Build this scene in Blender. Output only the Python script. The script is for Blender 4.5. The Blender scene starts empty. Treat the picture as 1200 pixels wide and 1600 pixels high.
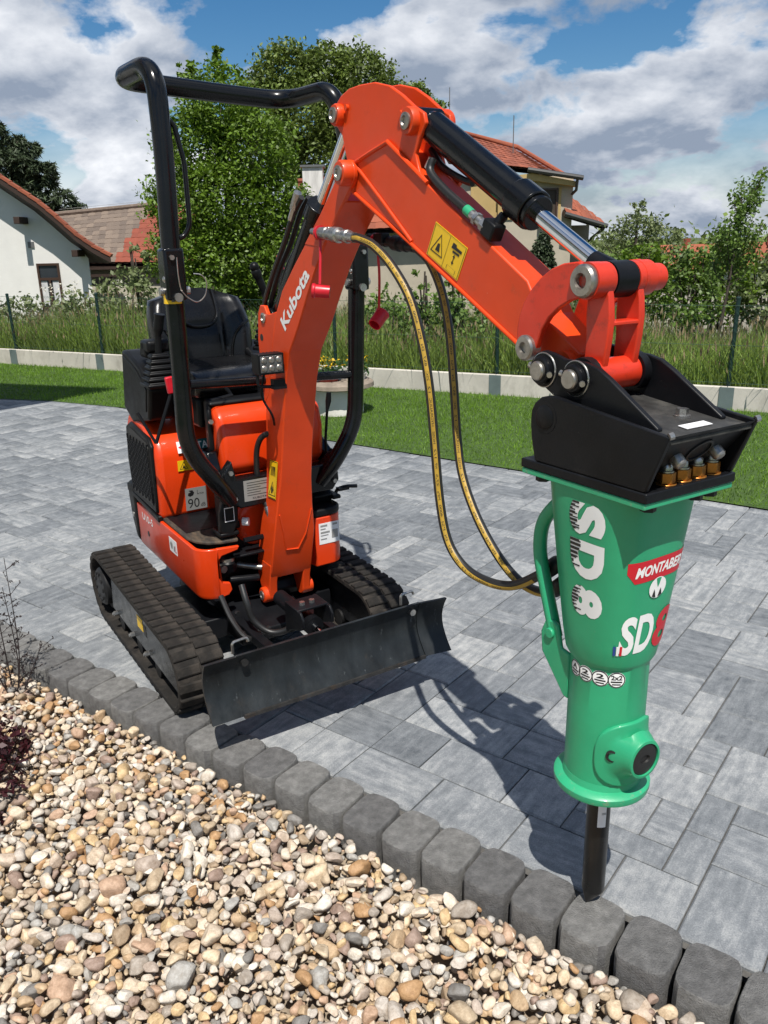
import bpy, bmesh, math, random
import numpy as np
from math import sin, cos, pi, radians, atan2, hypot, sqrt
from mathutils import Vector, Matrix

SC = bpy.context.scene
# ------------------------------------------------------------------ camera
cam_d = bpy.data.cameras.new('camera'); cam = bpy.data.objects.new('camera', cam_d)
SC.collection.objects.link(cam); SC.camera = cam
cam_d.sensor_fit = 'VERTICAL'; cam_d.sensor_height = 36; cam_d.sensor_width = 27
cam_d.lens = 1278.88 / 1600 * 36; cam_d.clip_start = 0.05; cam_d.clip_end = 3000
cam.matrix_world = Matrix(((0.99975, 0.022365, 0.0, 0.0), (-0.007013, 0.313493, -0.949565, 0.0),
                           (-0.021237, 0.949327, 0.313571, 1.6355), (0, 0, 0, 1)))
# ------------------------------------------------------------------ sky and sun
SUN_AZ, SUN_EL = radians(-87.5), radians(61.5)      # direction towards the sun, angle from +X
W = bpy.data.worlds.new('World'); SC.world = W; W.use_nodes = True
SKY_STRENGTH = 0.085
def build_world():
    nt = W.node_tree; N = nt.nodes; L = nt.links
    for n in list(N): N.remove(n)
    out = N.new('ShaderNodeOutputWorld'); bg = N.new('ShaderNodeBackground')
    sky = N.new('ShaderNodeTexSky'); sky.sky_type = 'NISHITA'; sky.sun_disc = False
    sky.sun_elevation = SUN_EL; sky.sun_rotation = pi / 2 - SUN_AZ; sky.air_density = 1.0; sky.dust_density = 0.2; sky.ozone_density = 3.0
    tc = N.new('ShaderNodeTexCoord'); sep = N.new('ShaderNodeSeparateXYZ'); L.new(tc.outputs['Generated'], sep.inputs[0])
    def mth(op, a, b=None, clamp=False):
        m = N.new('ShaderNodeMath'); m.operation = op; m.use_clamp = clamp
        for i, v in enumerate((a, b)):
            if v is None: continue
            if isinstance(v, (int, float)): m.inputs[i].default_value = v
            else: L.new(v, m.inputs[i])
        return m.outputs[0]
    zz = mth('MAXIMUM', sep.outputs[2], 0.0)
    den = mth('ADD', zz, 0.42)
    cx = mth('DIVIDE', sep.outputs[0], den); cy = mth('DIVIDE', sep.outputs[1], den)
    comb = N.new('ShaderNodeCombineXYZ'); L.new(cx, comb.inputs[0]); L.new(cy, comb.inputs[1]); comb.inputs[2].default_value = CLOUD_SEED
    def noise(scale, detail, rough, vec, dist=0.0):
        n = N.new('ShaderNodeTexNoise'); n.inputs['Scale'].default_value = scale; n.inputs['Detail'].default_value = detail
        n.inputs['Roughness'].default_value = rough; n.inputs['Distortion'].default_value = dist; L.new(vec, n.inputs['Vector']); return n.outputs[0]
    cover = noise(2.9, 12, 0.56, comb.outputs[0], 0.15)
    # the same field sampled a little towards the sun side gives lit tops and grey bases of the clouds
    off = N.new('ShaderNodeVectorMath'); off.operation = 'ADD'; L.new(comb.outputs[0], off.inputs[0]); off.inputs[1].default_value = (0.02, 0.085, 0.0)
    cover2 = noise(2.9, 12, 0.56, off.outputs[0], 0.15)
    def ramp(v, a, b, c0=(0, 0, 0, 1), c1=(1, 1, 1, 1)):
        r = N.new('ShaderNodeValToRGB'); r.color_ramp.elements[0].position = a; r.color_ramp.elements[1].position = b
        r.color_ramp.elements[0].color = c0; r.color_ramp.elements[1].color = c1; L.new(v, r.inputs[0]); return r.outputs[0]
    mask = ramp(cover, 0.458, 0.515)
    mask = mth('MAXIMUM', mask, ramp(sep.outputs[2], 0.02, 0.13, (0.85, 0.85, 0.85, 1), (0, 0, 0, 1)))
    big = noise(0.8, 3, 0.5, comb.outputs[0])
    shade = mth('ADD', mth('MULTIPLY', mth('SUBTRACT', cover2, cover), 2.6), mth('MULTIPLY', mth('SUBTRACT', big, 0.5), 1.1))
    shade = mth('ADD', shade, 0.5)
    ccol = ramp(shade, 0.24, 0.94, (2.6, 3.15, 4.1, 1), (8.5, 8.7, 9.1, 1))
    mix = N.new('ShaderNodeMixRGB'); hs = N.new('ShaderNodeHueSaturation'); hs.inputs['Saturation'].default_value = 1.35; hs.inputs['Value'].default_value = 0.78; L.new(sky.outputs[0], hs.inputs['Color']); L.new(mask, mix.inputs[0]); L.new(hs.outputs[0], mix.inputs[1]); L.new(ccol, mix.inputs[2])
    L.new(mix.outputs[0], bg.inputs[0]); bg.inputs[1].default_value = SKY_STRENGTH; L.new(bg.outputs[0], out.inputs[0])
CLOUD_SEED = 3.7
build_world()
sun_d = bpy.data.lights.new('sun', 'SUN'); sun = bpy.data.objects.new('sun', sun_d); SC.collection.objects.link(sun)
sun_d.energy = 4.6; sun_d.angle = radians(0.5); sun_d.color = (1.0, 0.955, 0.88)
sdir = Vector((cos(SUN_AZ) * cos(SUN_EL), sin(SUN_AZ) * cos(SUN_EL), sin(SUN_EL)))
sun.rotation_euler = sdir.to_track_quat('Z', 'Y').to_euler()
SC.view_settings.view_transform = 'Standard'; SC.view_settings.look = 'None'
SC.view_settings.exposure = 0.42; SC.view_settings.gamma = 1.0; SC.view_settings.use_curve_mapping = False

# ------------------------------------------------------------------ helpers
random.seed(7); rng = np.random.default_rng(11)
COL = SC.collection
def V(*a): return Vector(a)

def mat(name, col, rough=0.5, metal=0.0, var=0.0, vs=6.0, bump=0.0, bs=80.0, coat=0.0, dirt=None, transl=0.0, rand=0.0, col2=None, spec=0.5, stretch=None, wear=None):
    m = bpy.data.materials.new(name); m.use_nodes = True
    nt = m.node_tree; N = nt.nodes; L = nt.links; b = N['Principled BSDF']
    b.inputs['Roughness'].default_value = rough; b.inputs['Metallic'].default_value = metal
    b.inputs['Specular IOR Level'].default_value = spec
    if coat: b.inputs['Coat Weight'].default_value = coat; b.inputs['Coat Roughness'].default_value = 0.08
    tc = N.new('ShaderNodeTexCoord'); vec = tc.outputs['Object']
    if stretch:
        mp = N.new('ShaderNodeMapping'); mp.inputs['Scale'].default_value = stretch; L.new(vec, mp.inputs[0]); vec = mp.outputs[0]
    base = None
    def noise(s, d=5, r=0.6):
        n = N.new('ShaderNodeTexNoise'); n.inputs['Scale'].default_value = s; n.inputs['Detail'].default_value = d; n.inputs['Roughness'].default_value = r
        L.new(vec, n.inputs['Vector']); return n.outputs[0]
    def ramp(v, a, c, c0, c1):
        r = N.new('ShaderNodeValToRGB'); e = r.color_ramp.elements; e[0].position = a; e[1].position = c; e[0].color = c0; e[1].color = c1
        L.new(v, r.inputs[0]); return r.outputs[0]
    def mixc(f, a, c, mode='MIX'):
        x = N.new('ShaderNodeMixRGB'); x.blend_type = mode
        for i, v in enumerate((f, a, c)):
            if isinstance(v, (int, float)): x.inputs[i].default_value = v
            elif isinstance(v, tuple): x.inputs[i].default_value = v if len(v) == 4 else (*v, 1)
            else: L.new(v, x.inputs[i])
        return x.outputs[0]
    c4 = (*col, 1)
    base = None
    if var:
        lo = tuple(max(0, x * (1 - var)) for x in (col2 or col)); hi = tuple(x * (1 + var) for x in col)
        base = ramp(noise(vs), 0.3, 0.7, (*lo, 1), (*hi, 1))
    if rand:
        oi = N.new('ShaderNodeObjectInfo'); ge = N.new('ShaderNodeNewGeometry')
        ad = N.new('ShaderNodeMath'); ad.operation = 'ADD'; L.new(oi.outputs['Random'], ad.inputs[0]); L.new(ge.outputs['Random Per Island'], ad.inputs[1])
        fr = N.new('ShaderNodeMath'); fr.operation = 'FRACT'; L.new(ad.outputs[0], fr.inputs[0])
        g = ramp(fr.outputs[0], 0, 1, (1 - rand, 1 - rand, 1 - rand, 1), (1 + rand, 1 + rand, 1 + rand * .8, 1))
        base = mixc(1.0, base if base is not None else c4, g, 'MULTIPLY')
    if dirt:
        dc, amount, ds = dirt
        f = ramp(noise(ds, 8, 0.7), 0.62 - amount * 0.3, 0.72, (0, 0, 0, 1), (min(1, amount + .25),) * 3 + (1,))
        base = mixc(f, base if base is not None else c4, (*dc, 1))
    if wear:      # fine scratches and chips with the bare colour below
        wc, wa, ws = wear
        f = ramp(noise(ws, 10, 0.75), 0.70 - wa * 0.1, 0.74, (0, 0, 0, 1), (1, 1, 1, 1))
        base = mixc(f, base if base is not None else c4, (*wc, 1))
    if base is not None: L.new(base, b.inputs['Base Color'])
    else: b.inputs['Base Color'].default_value = c4
    if var or dirt:
        rr = ramp(noise(vs * 1.7), 0.3, 0.75, (max(0, rough - .1),) * 3 + (1,), (min(1, rough + .14),) * 3 + (1,)); L.new(rr, b.inputs['Roughness'])
    if bump:
        bp = N.new('ShaderNodeBump'); bp.inputs['Strength'].default_value = bump; bp.inputs['Distance'].default_value = 0.01
        L.new(noise(bs, 6, 0.65), bp.inputs['Height']); L.new(bp.outputs[0], b.inputs['Normal'])
    if transl:
        tr = N.new('ShaderNodeBsdfTranslucent'); ms = N.new('ShaderNodeMixShader'); ms.inputs[0].default_value = transl
        if base is not None: L.new(base, tr.inputs[0])
        else: tr.inputs[0].default_value = c4
        o = N['Material Output']; L.new(b.outputs[0], ms.inputs[1]); L.new(tr.outputs[0], ms.inputs[2]); L.new(ms.outputs[0], o.inputs[0])
    return m

class MB:
    def __init__(s): s.v = []; s.f = []
    def add(s, v, f):
        o = len(s.v); s.v += [tuple(map(float, p)) for p in v]; s.f += [tuple(i + o for i in q) for q in f]; return s
    def box(s, c, d, R=None):
        pts = []
        for x in (-.5, .5):
            for y in (-.5, .5):
                for z in (-.5, .5):
                    p = V(x * d[0], y * d[1], z * d[2])
                    if R is not None: p = R @ p
                    pts.append((p.x + c[0], p.y + c[1], p.z + c[2]))
        return s.add(pts, [(0, 1, 3, 2), (4, 6, 7, 5), (0, 4, 5, 1), (2, 3, 7, 6), (0, 2, 6, 4), (1, 5, 7, 3)])
    def box2(s, a, b): return s.box([(a[i] + b[i]) / 2 for i in range(3)], [abs(b[i] - a[i]) for i in range(3)])
    def prism(s, poly, a0, a1, ax='y'):
        """poly in the plane perpendicular to ax ((x,z) for y, (x,y) for z, (y,z) for x), extruded from a0 to a1"""
        A = sum(poly[i][0] * poly[(i + 1) % len(poly)][1] - poly[(i + 1) % len(poly)][0] * poly[i][1] for i in range(len(poly)))
        if A < 0: poly = poly[::-1]
        n = len(poly)
        def P(p, t): return {'y': (p[0], t, p[1]), 'z': (p[0], p[1], t), 'x': (t, p[0], p[1])}[ax]
        vs = [P(p, a0) for p in poly] + [P(p, a1) for p in poly]
        sides = [(i, (i + 1) % n, n + (i + 1) % n, n + i) for i in range(n)]
        f = [tuple(range(n))[::-1], tuple(range(n, 2 * n))] + sides
        if ax == 'y': f = [q[::-1] for q in f]
        return s.add(vs, f)
    def rings(s, rs, cap=True, closed=False):
        n = len(rs[0]); o = [p for r in rs for p in r]; f = []
        m = len(rs)
        for i in range(m if closed else m - 1):
            j = (i + 1) % m
            for k in range(n):
                l = (k + 1) % n; f.append((i * n + k, i * n + l, j * n + l, j * n + k))
        if cap and not closed: f.append(tuple(range(n))[::-1]); f.append(tuple(range((m - 1) * n, m * n)))
        return s.add(o, f)
    def cyl(s, p0, p1, r0, r1=None, seg=20, cap=True):
        r1 = r0 if r1 is None else r1
        p0, p1 = V(*p0), V(*p1); d = (p1 - p0).normalized(); u = d.orthogonal().normalized(); w = d.cross(u)
        R = [[tuple(p + (u * cos(2 * pi * k / seg) + w * sin(2 * pi * k / seg)) * r) for k in range(seg)] for p, r in ((p0, r0), (p1, r1))]
        return s.rings(R, cap)
    def lathe(s, p0, d, prof, seg=24, cap=True):
        p0 = V(*p0); d = V(*d).normalized(); u = d.orthogonal().normalized(); w = d.cross(u)
        return s.rings([[tuple(p0 + d * h + (u * cos(2 * pi * k / seg) + w * sin(2 * pi * k / seg)) * max(r, 1e-4)) for k in range(seg)] for r, h in prof], cap)
    def tube(s, pts, r, seg=12, cap=True, flat=1.0):
        pts = [V(*p) for p in pts]; n = len(pts); T = []
        for i in range(n): T.append((pts[min(n - 1, i + 1)] - pts[max(0, i - 1)]).normalized())
        u = T[0].orthogonal().normalized(); R = []
        for i in range(n):
            u = (u - T[i] * u.dot(T[i])).normalized(); w = T[i].cross(u)
            rr = r[i] if isinstance(r, (list, tuple)) else r
            R.append([tuple(pts[i] + (u * cos(2 * pi * k / seg) + w * sin(2 * pi * k / seg) * flat) * rr) for k in range(seg)])
        return s.rings(R, cap)
    def ball(s, c, r, seg=12, ring=8):
        return s.lathe((c[0], c[1], c[2] - r), (0, 0, 1), [(r * sin(pi * i / ring), r - r * cos(pi * i / ring)) for i in range(ring + 1)], seg)

def smooth_path(pts, n=8):
    """Catmull-Rom through the points"""
    P = [V(*p) for p in pts]; P = [2 * P[0] - P[1]] + P + [2 * P[-1] - P[-2]]; out = []
    for i in range(1, len(P) - 2):
        for k in range(n):
            t = k / n; a, b, c, d = P[i - 1], P[i], P[i + 1], P[i + 2]
            out.append(0.5 * ((2 * b) + (c - a) * t + (2 * a - 5 * b + 4 * c - d) * t * t + (3 * b - a - 3 * c + d) * t ** 3))
    out.append(P[-2]); return [tuple(p) for p in out]
def fillet(pts, r, n=6):
    """polyline with rounded corners"""
    P = [V(*p) for p in pts]; out = [P[0]]
    for i in range(1, len(P) - 1):
        a, b, c = P[i - 1], P[i], P[i + 1]; rr = r[i] if isinstance(r, (list, tuple)) else r
        d1 = (a - b); d2 = (c - b); k = min(rr, d1.length * .48, d2.length * .48); d1.normalize(); d2.normalize()
        s, e = b + d1 * k, b + d2 * k
        for j in range(n + 1):
            t = j / n; out.append((1 - t) ** 2 * s + 2 * t * (1 - t) * b + t * t * e)
    out.append(P[-1]); return [tuple(p) for p in out]

ROOTF = {}
SPLIT = set('bracket_lug track_roller grab_handle plate_bolt guard_bolt motor_bolt cover_bolt bracket_bolt hose_fitting boom_hose blade_hose cylinder_hose lamp_diode hinge_pin mat_rib purlin_end ochre_panel lightning_rod gutter curtain pin grease_nipple grease_seal timber_brace rollbar_foot label_symbol weld_bead bracket_label front_sill swing_link swing_pin base_bracket foot_pedal arm cylinder_bracket swing_bracket lock_hook lamp_bracket bare_corner emblem_field travel_lever'.split())
def islands(mb):
    par = list(range(len(mb.v)))
    def find(i):
        while par[i] != i: par[i] = par[par[i]]; i = par[i]
        return i
    for q in mb.f:
        a = find(q[0])
        for b in q[1:]: par[find(b)] = a
    g = {}
    for q in mb.f: g.setdefault(find(q[0]), []).append(q)
    out = []
    for fs in g.values():
        ids = sorted({i for q in fs for i in q}); k = {i: n for n, i in enumerate(ids)}; m = MB(); m.add([mb.v[i] for i in ids], [tuple(k[i] for i in q) for q in fs]); out.append(m)
    return out
def root_of(o):
    while o.parent: o = o.parent
    return o
def obj(name, mb, m, parent=None, bevel=0.0, seg=2, ang=38, smooth=True, label=None, kind=None):
    if name in SPLIT:
        parts = islands(mb)
        if len(parts) > 1: return [obj(name, q, m, parent, bevel, seg, ang, smooth, label, kind) if i == 0 else _obj(name, q, m, parent, bevel, seg, ang, smooth, label, kind) for i, q in enumerate(parts)][0]
    return _obj(name, mb, m, parent, bevel, seg, ang, smooth, label, kind)
def _obj(name, mb, m, parent=None, bevel=0.0, seg=2, ang=38, smooth=True, label=None, kind=None):
    v = mb.v
    if parent is not None:
        off = ROOTF.get(root_of(parent).name, (0, 0, 0)); v = [(a - off[0], b - off[1], c - off[2]) for a, b, c in v]
    me = bpy.data.meshes.new(name); me.from_pydata(v, [], mb.f); me.validate()
    me.materials.append(m)
    if smooth:
        me.polygons.foreach_set('use_smooth', [True] * len(me.polygons)); me.set_sharp_from_angle(angle=radians(ang))
    o = bpy.data.objects.new(name, me); COL.objects.link(o)
    if parent is not None: o.parent = parent
    if bevel:
        b = o.modifiers.new('bevel', 'BEVEL'); b.width = bevel; b.segments = seg; b.limit_method = 'ANGLE'; b.angle_limit = radians(40)
    if label: o['label'] = label
    if kind: o['kind'] = kind
    return o
def npmesh(name, Vv, Ff, m, parent=None, smooth=True, kind=None, off=(0, 0, 0)):
    """triangles or quads from numpy arrays"""
    me = bpy.data.meshes.new(name); k = Ff.shape[1]
    me.vertices.add(len(Vv)); me.vertices.foreach_set('co', (Vv - np.array(off)).astype(np.float32).ravel())
    me.loops.add(Ff.size); me.loops.foreach_set('vertex_index', Ff.astype(np.int32).ravel())
    me.polygons.add(len(Ff)); me.polygons.foreach_set('loop_start', (np.arange(len(Ff)) * k).astype(np.int32))
    if smooth: me.polygons.foreach_set('use_smooth', np.ones(len(Ff), bool))
    me.update(calc_edges=True); me.materials.append(m)
    o = bpy.data.objects.new(name, me); COL.objects.link(o)
    if parent is not None: o.parent = parent
    if kind: o['kind'] = kind
    return o
def thing(name, label, cat, loc=(0, 0, 0), rotz=0, off=None, group=None):
    o = bpy.data.objects.new(name, None); COL.objects.link(o); o.location = loc; o.rotation_euler = (0, 0, rotz)
    o.empty_display_size = 0.1; o['label'] = label; o['category'] = cat
    if group: o['group'] = group
    ROOTF[o.name] = loc if off is None else off
    return o
def tag(o, label, cat, group=None):
    o['label'] = label; o['category'] = cat
    if group: o['group'] = group
    return o

_text_cache = {}
def text2d(s, bold=0.0, shear=0.0, space=1.0):
    key = (s, bold, shear, space)
    if key not in _text_cache:
        cu = bpy.data.curves.new('lettering', 'FONT'); cu.body = s; cu.offset = bold; cu.shear = shear; cu.space_character = space; cu.resolution_u = 4; cu.fill_mode = 'FRONT'
        o = bpy.data.objects.new('lettering', cu); COL.objects.link(o); dg = bpy.context.evaluated_depsgraph_get(); dg.update()
        me = bpy.data.meshes.new_from_object(o.evaluated_get(dg)); bpy.data.objects.remove(o)
        bm = bmesh.new(); bm.from_mesh(me); bpy.data.meshes.remove(me); bpy.data.curves.remove(cu)
        bmesh.ops.remove_doubles(bm, verts=bm.verts, dist=1e-4)
        xs = [v.co.x for v in bm.verts]; ys = [v.co.y for v in bm.verts]; x0, x1, y0, y1 = min(xs), max(xs), min(ys), max(ys)
        for v in bm.verts: v.co = ((v.co.x - x0) / (x1 - x0), (v.co.y - y0) / (y1 - y0), 0)
        _text_cache[key] = bm
    return _text_cache[key]
def text_on(mb, s, P0, ux, uy, **k):
    """flat print: the text's box spans ux (reading direction) and uy (up) from P0"""
    bm = text2d(s, **k); P0, ux, uy = V(*P0), V(*ux), V(*uy); bm.verts.index_update()
    return mb.add([tuple(P0 + ux * v.co.x + uy * v.co.y) for v in bm.verts], [tuple(v.index for v in f.verts) for f in bm.faces])
def text_map(mb, s, fn, cuts=12, cutsy=4, **k):
    """print wrapped on a curved surface: fn(u, v) -> point"""
    bm = text2d(s, **k).copy()
    for i in range(1, cuts): bmesh.ops.bisect_plane(bm, geom=bm.verts[:] + bm.edges[:] + bm.faces[:], plane_co=(i / cuts, 0, 0), plane_no=(1, 0, 0))
    for i in range(1, cutsy): bmesh.ops.bisect_plane(bm, geom=bm.verts[:] + bm.edges[:] + bm.faces[:], plane_co=(0, i / cutsy, 0), plane_no=(0, 1, 0))
    bm.verts.index_update(); mb.add([fn(v.co.x, v.co.y) for v in bm.verts], [tuple(v.index for v in f.verts) for f in bm.faces]); bm.free(); return mb
def grid_map(mb, fn, nu, nv, inside=None):
    vs = [fn(i / nu, j / nv) for i in range(nu + 1) for j in range(nv + 1)]; f = []
    for i in range(nu):
        for j in range(nv):
            if inside and not inside((i + .5) / nu, (j + .5) / nv): continue
            a = i * (nv + 1) + j; f.append((a, a + nv + 1, a + nv + 2, a + 1))
    return mb.add(vs, f)
def quad_plate(mb, P0, ux, uy, t=0.0012):
    P0, ux, uy = V(*P0), V(*ux), V(*uy); n = ux.cross(uy).normalized() * t
    c = [P0, P0 + ux, P0 + ux + uy, P0 + uy]
    return mb.add([tuple(p) for p in c] + [tuple(p + n) for p in c], [(3, 2, 1, 0), (4, 5, 6, 7), (0, 1, 5, 4), (1, 2, 6, 5), (2, 3, 7, 6), (3, 0, 4, 7)])
def frame_on(mb, P0, ux, uy, pts, w, n_off):
    """closed polyline drawn as a flat line of width w (box units)"""
    P0, ux, uy = V(*P0), V(*ux), V(*uy); n = ux.cross(uy).normalized() * n_off
    P = [P0 + ux * a + uy * b + n for a, b in pts]; c = sum(P, V(0, 0, 0)) / len(P)
    Q = [c + (p - c) * (1 - w) for p in P]; k = len(P)
    return mb.add([tuple(p) for p in P + Q], [(i, (i + 1) % k, k + (i + 1) % k, k + i) for i in range(k)])
def poly_on(mb, P0, ux, uy, pts, n_off):
    P0, ux, uy = V(*P0), V(*ux), V(*uy); n = ux.cross(uy).normalized() * n_off
    return mb.add([tuple(P0 + ux * a + uy * b + n) for a, b in pts], [tuple(range(len(pts)))])
# ------------------------------------------------------------------ materials
ORANGE = mat('orange_paint', (0.66, 0.044, 0.004), 0.36, var=0.05, vs=5, spec=.35, coat=0.25, bump=0.015, bs=140, wear=((.60, .36, .26), .18, 80))
ORANGE2 = mat('orange_boom_paint', (0.64, 0.052, 0.005), 0.42, var=0.07, vs=6, spec=.35, coat=0.12, dirt=((0.30, 0.055, 0.02), 0.10, 14), bump=0.03, bs=120, wear=((.60, .36, .26), .25, 75))
ORANGE_DIRTY = mat('orange_greasy_paint', (0.58, 0.030, 0.008), 0.42, var=0.10, vs=9, coat=0.15, dirt=((0.03, 0.018, 0.012), 0.22, 22), bump=0.03, bs=120)
BLACKP = mat('black_gloss_paint', (0.0045, 0.005, 0.006), 0.22, var=0.2, vs=10, spec=.30, coat=0.06, bump=0.01, bs=120)
BLACKM = mat('black_matt_steel', (0.0055, 0.006, 0.0075), 0.42, var=0.35, vs=9, spec=.20, dirt=((0.035, 0.033, 0.030), 0.05, 11), bump=0.05, bs=160, wear=((0.14, 0.13, 0.12), 0.35, 70))
DUSTY = mat('dusty_black_steel', (0.036, 0.036, 0.035), 0.6, var=0.5, vs=14, spec=.25, dirt=((0.10, 0.095, 0.085), 0.35, 12), bump=0.05, bs=160)
PLASTIC = mat('black_plastic', (0.005, 0.0053, 0.006), 0.42, spec=.20, var=0.2, vs=8, bump=0.05, bs=420)
LEATHER = mat('black_seat_vinyl', (0.005, 0.005, 0.0055), 0.27, spec=.42, bump=0.05, bs=260, var=0.2, vs=6)
RUBBER = mat('track_rubber', (0.015, 0.0135, 0.012), 0.85, spec=.25, var=0.3, vs=12, dirt=((0.062, 0.052, 0.043), 0.55, 9), bump=0.35, bs=70)
HOSE_R = mat('hose_rubber', (0.012, 0.012, 0.012), 0.45, bump=0.05, bs=400)
BLADE = mat('blade_steel', (0.016, 0.019, 0.021), 0.40, metal=0.15, var=0.45, vs=14, dirt=((0.060, 0.045, 0.032), 0.10, 12), bump=0.05, bs=90, wear=((0.11, 0.12, 0.125), 0.95, 42), stretch=(1, 1, 0.28), spec=.28)
DARKSTEEL = mat('dark_steel', (0.018, 0.018, 0.019), 0.5, metal=0.5, var=0.3, vs=20, dirt=((0.06, 0.045, 0.03), 0.2, 20))
CHROME = mat('chrome', (0.72, 0.73, 0.75), 0.09, metal=1.0, bump=0.01, bs=60)
STEEL = mat('zinc_steel', (0.42, 0.41, 0.39), 0.33, metal=0.9, var=0.2, vs=30)
PIN = mat('pin_steel', (0.33, 0.31, 0.28), 0.36, metal=0.85, var=0.25, vs=40, dirt=((0.03, 0.025, 0.02), 0.2, 60))
BRASS = mat('yellow_passivated_nut', (0.42, 0.17, 0.03), 0.36, metal=0.7, var=0.35, vs=60, dirt=((0.05, 0.035, 0.02), 0.3, 60))
GREEN = mat('green_paint', (0.021, 0.315, 0.148), 0.42, var=0.09, vs=8, coat=0.12, bump=0.03, bs=150, wear=((0.24, 0.22, 0.18), 0.30, 60))
GREEN_CHIP = mat('green_chipped_paint', (0.024, 0.33, 0.158), 0.40, var=0.10, vs=10, coat=0.2, bump=0.05, bs=120, wear=((0.28, 0.23, 0.18), 1.25, 44))
WHITE_P = mat('white_print', (0.80, 0.80, 0.79), 0.45)
BLACK_PR = mat('black_print', (0.012, 0.012, 0.012), 0.5)
RED_PR = mat('red_print', (0.55, 0.010, 0.022), 0.4)
RED_PL = mat('red_plastic', (0.50, 0.008, 0.020), 0.38, var=0.12, vs=14)
YEL_ST = mat('yellow_sticker', (0.80, 0.50, 0.010), 0.4, var=0.04, vs=20)
GREY_ST = mat('grey_label', (0.30, 0.30, 0.29), 0.4, metal=0.3)
WHITE_ST = mat('white_label', (0.74, 0.74, 0.74), 0.42, var=0.04, vs=20)
TEAL_ST = mat('teal_label', (0.010, 0.11, 0.12), 0.4)
BLUE_PR = mat('blue_print', (0.02, 0.05, 0.25), 0.4)
GLASS_L = mat('lamp_lens', (0.07, 0.07, 0.072), 0.12, var=0.3, vs=140, coat=0.6, bump=0.4, bs=160)
MATM = mat('worn_floor_mat', (0.020, 0.018, 0.016), 0.75, dirt=((0.13, 0.09, 0.055), 0.70, 16), bump=0.3, bs=90, var=0.3, vs=10, stretch=(0.5, 1.6, 1))
CONCRETE = mat('pale_concrete', (0.50, 0.47, 0.42), 0.85, var=0.13, vs=3, dirt=((0.22, 0.20, 0.17), 0.22, 4), bump=0.2, bs=40, stretch=(1, 1, 0.6))
KERB_M = mat('anthracite_concrete', (0.165, 0.162, 0.160), 0.90, var=0.34, vs=40, bump=1.0, bs=240, rand=0.20, dirt=((0.20, 0.19, 0.175), 0.10, 18))

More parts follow.
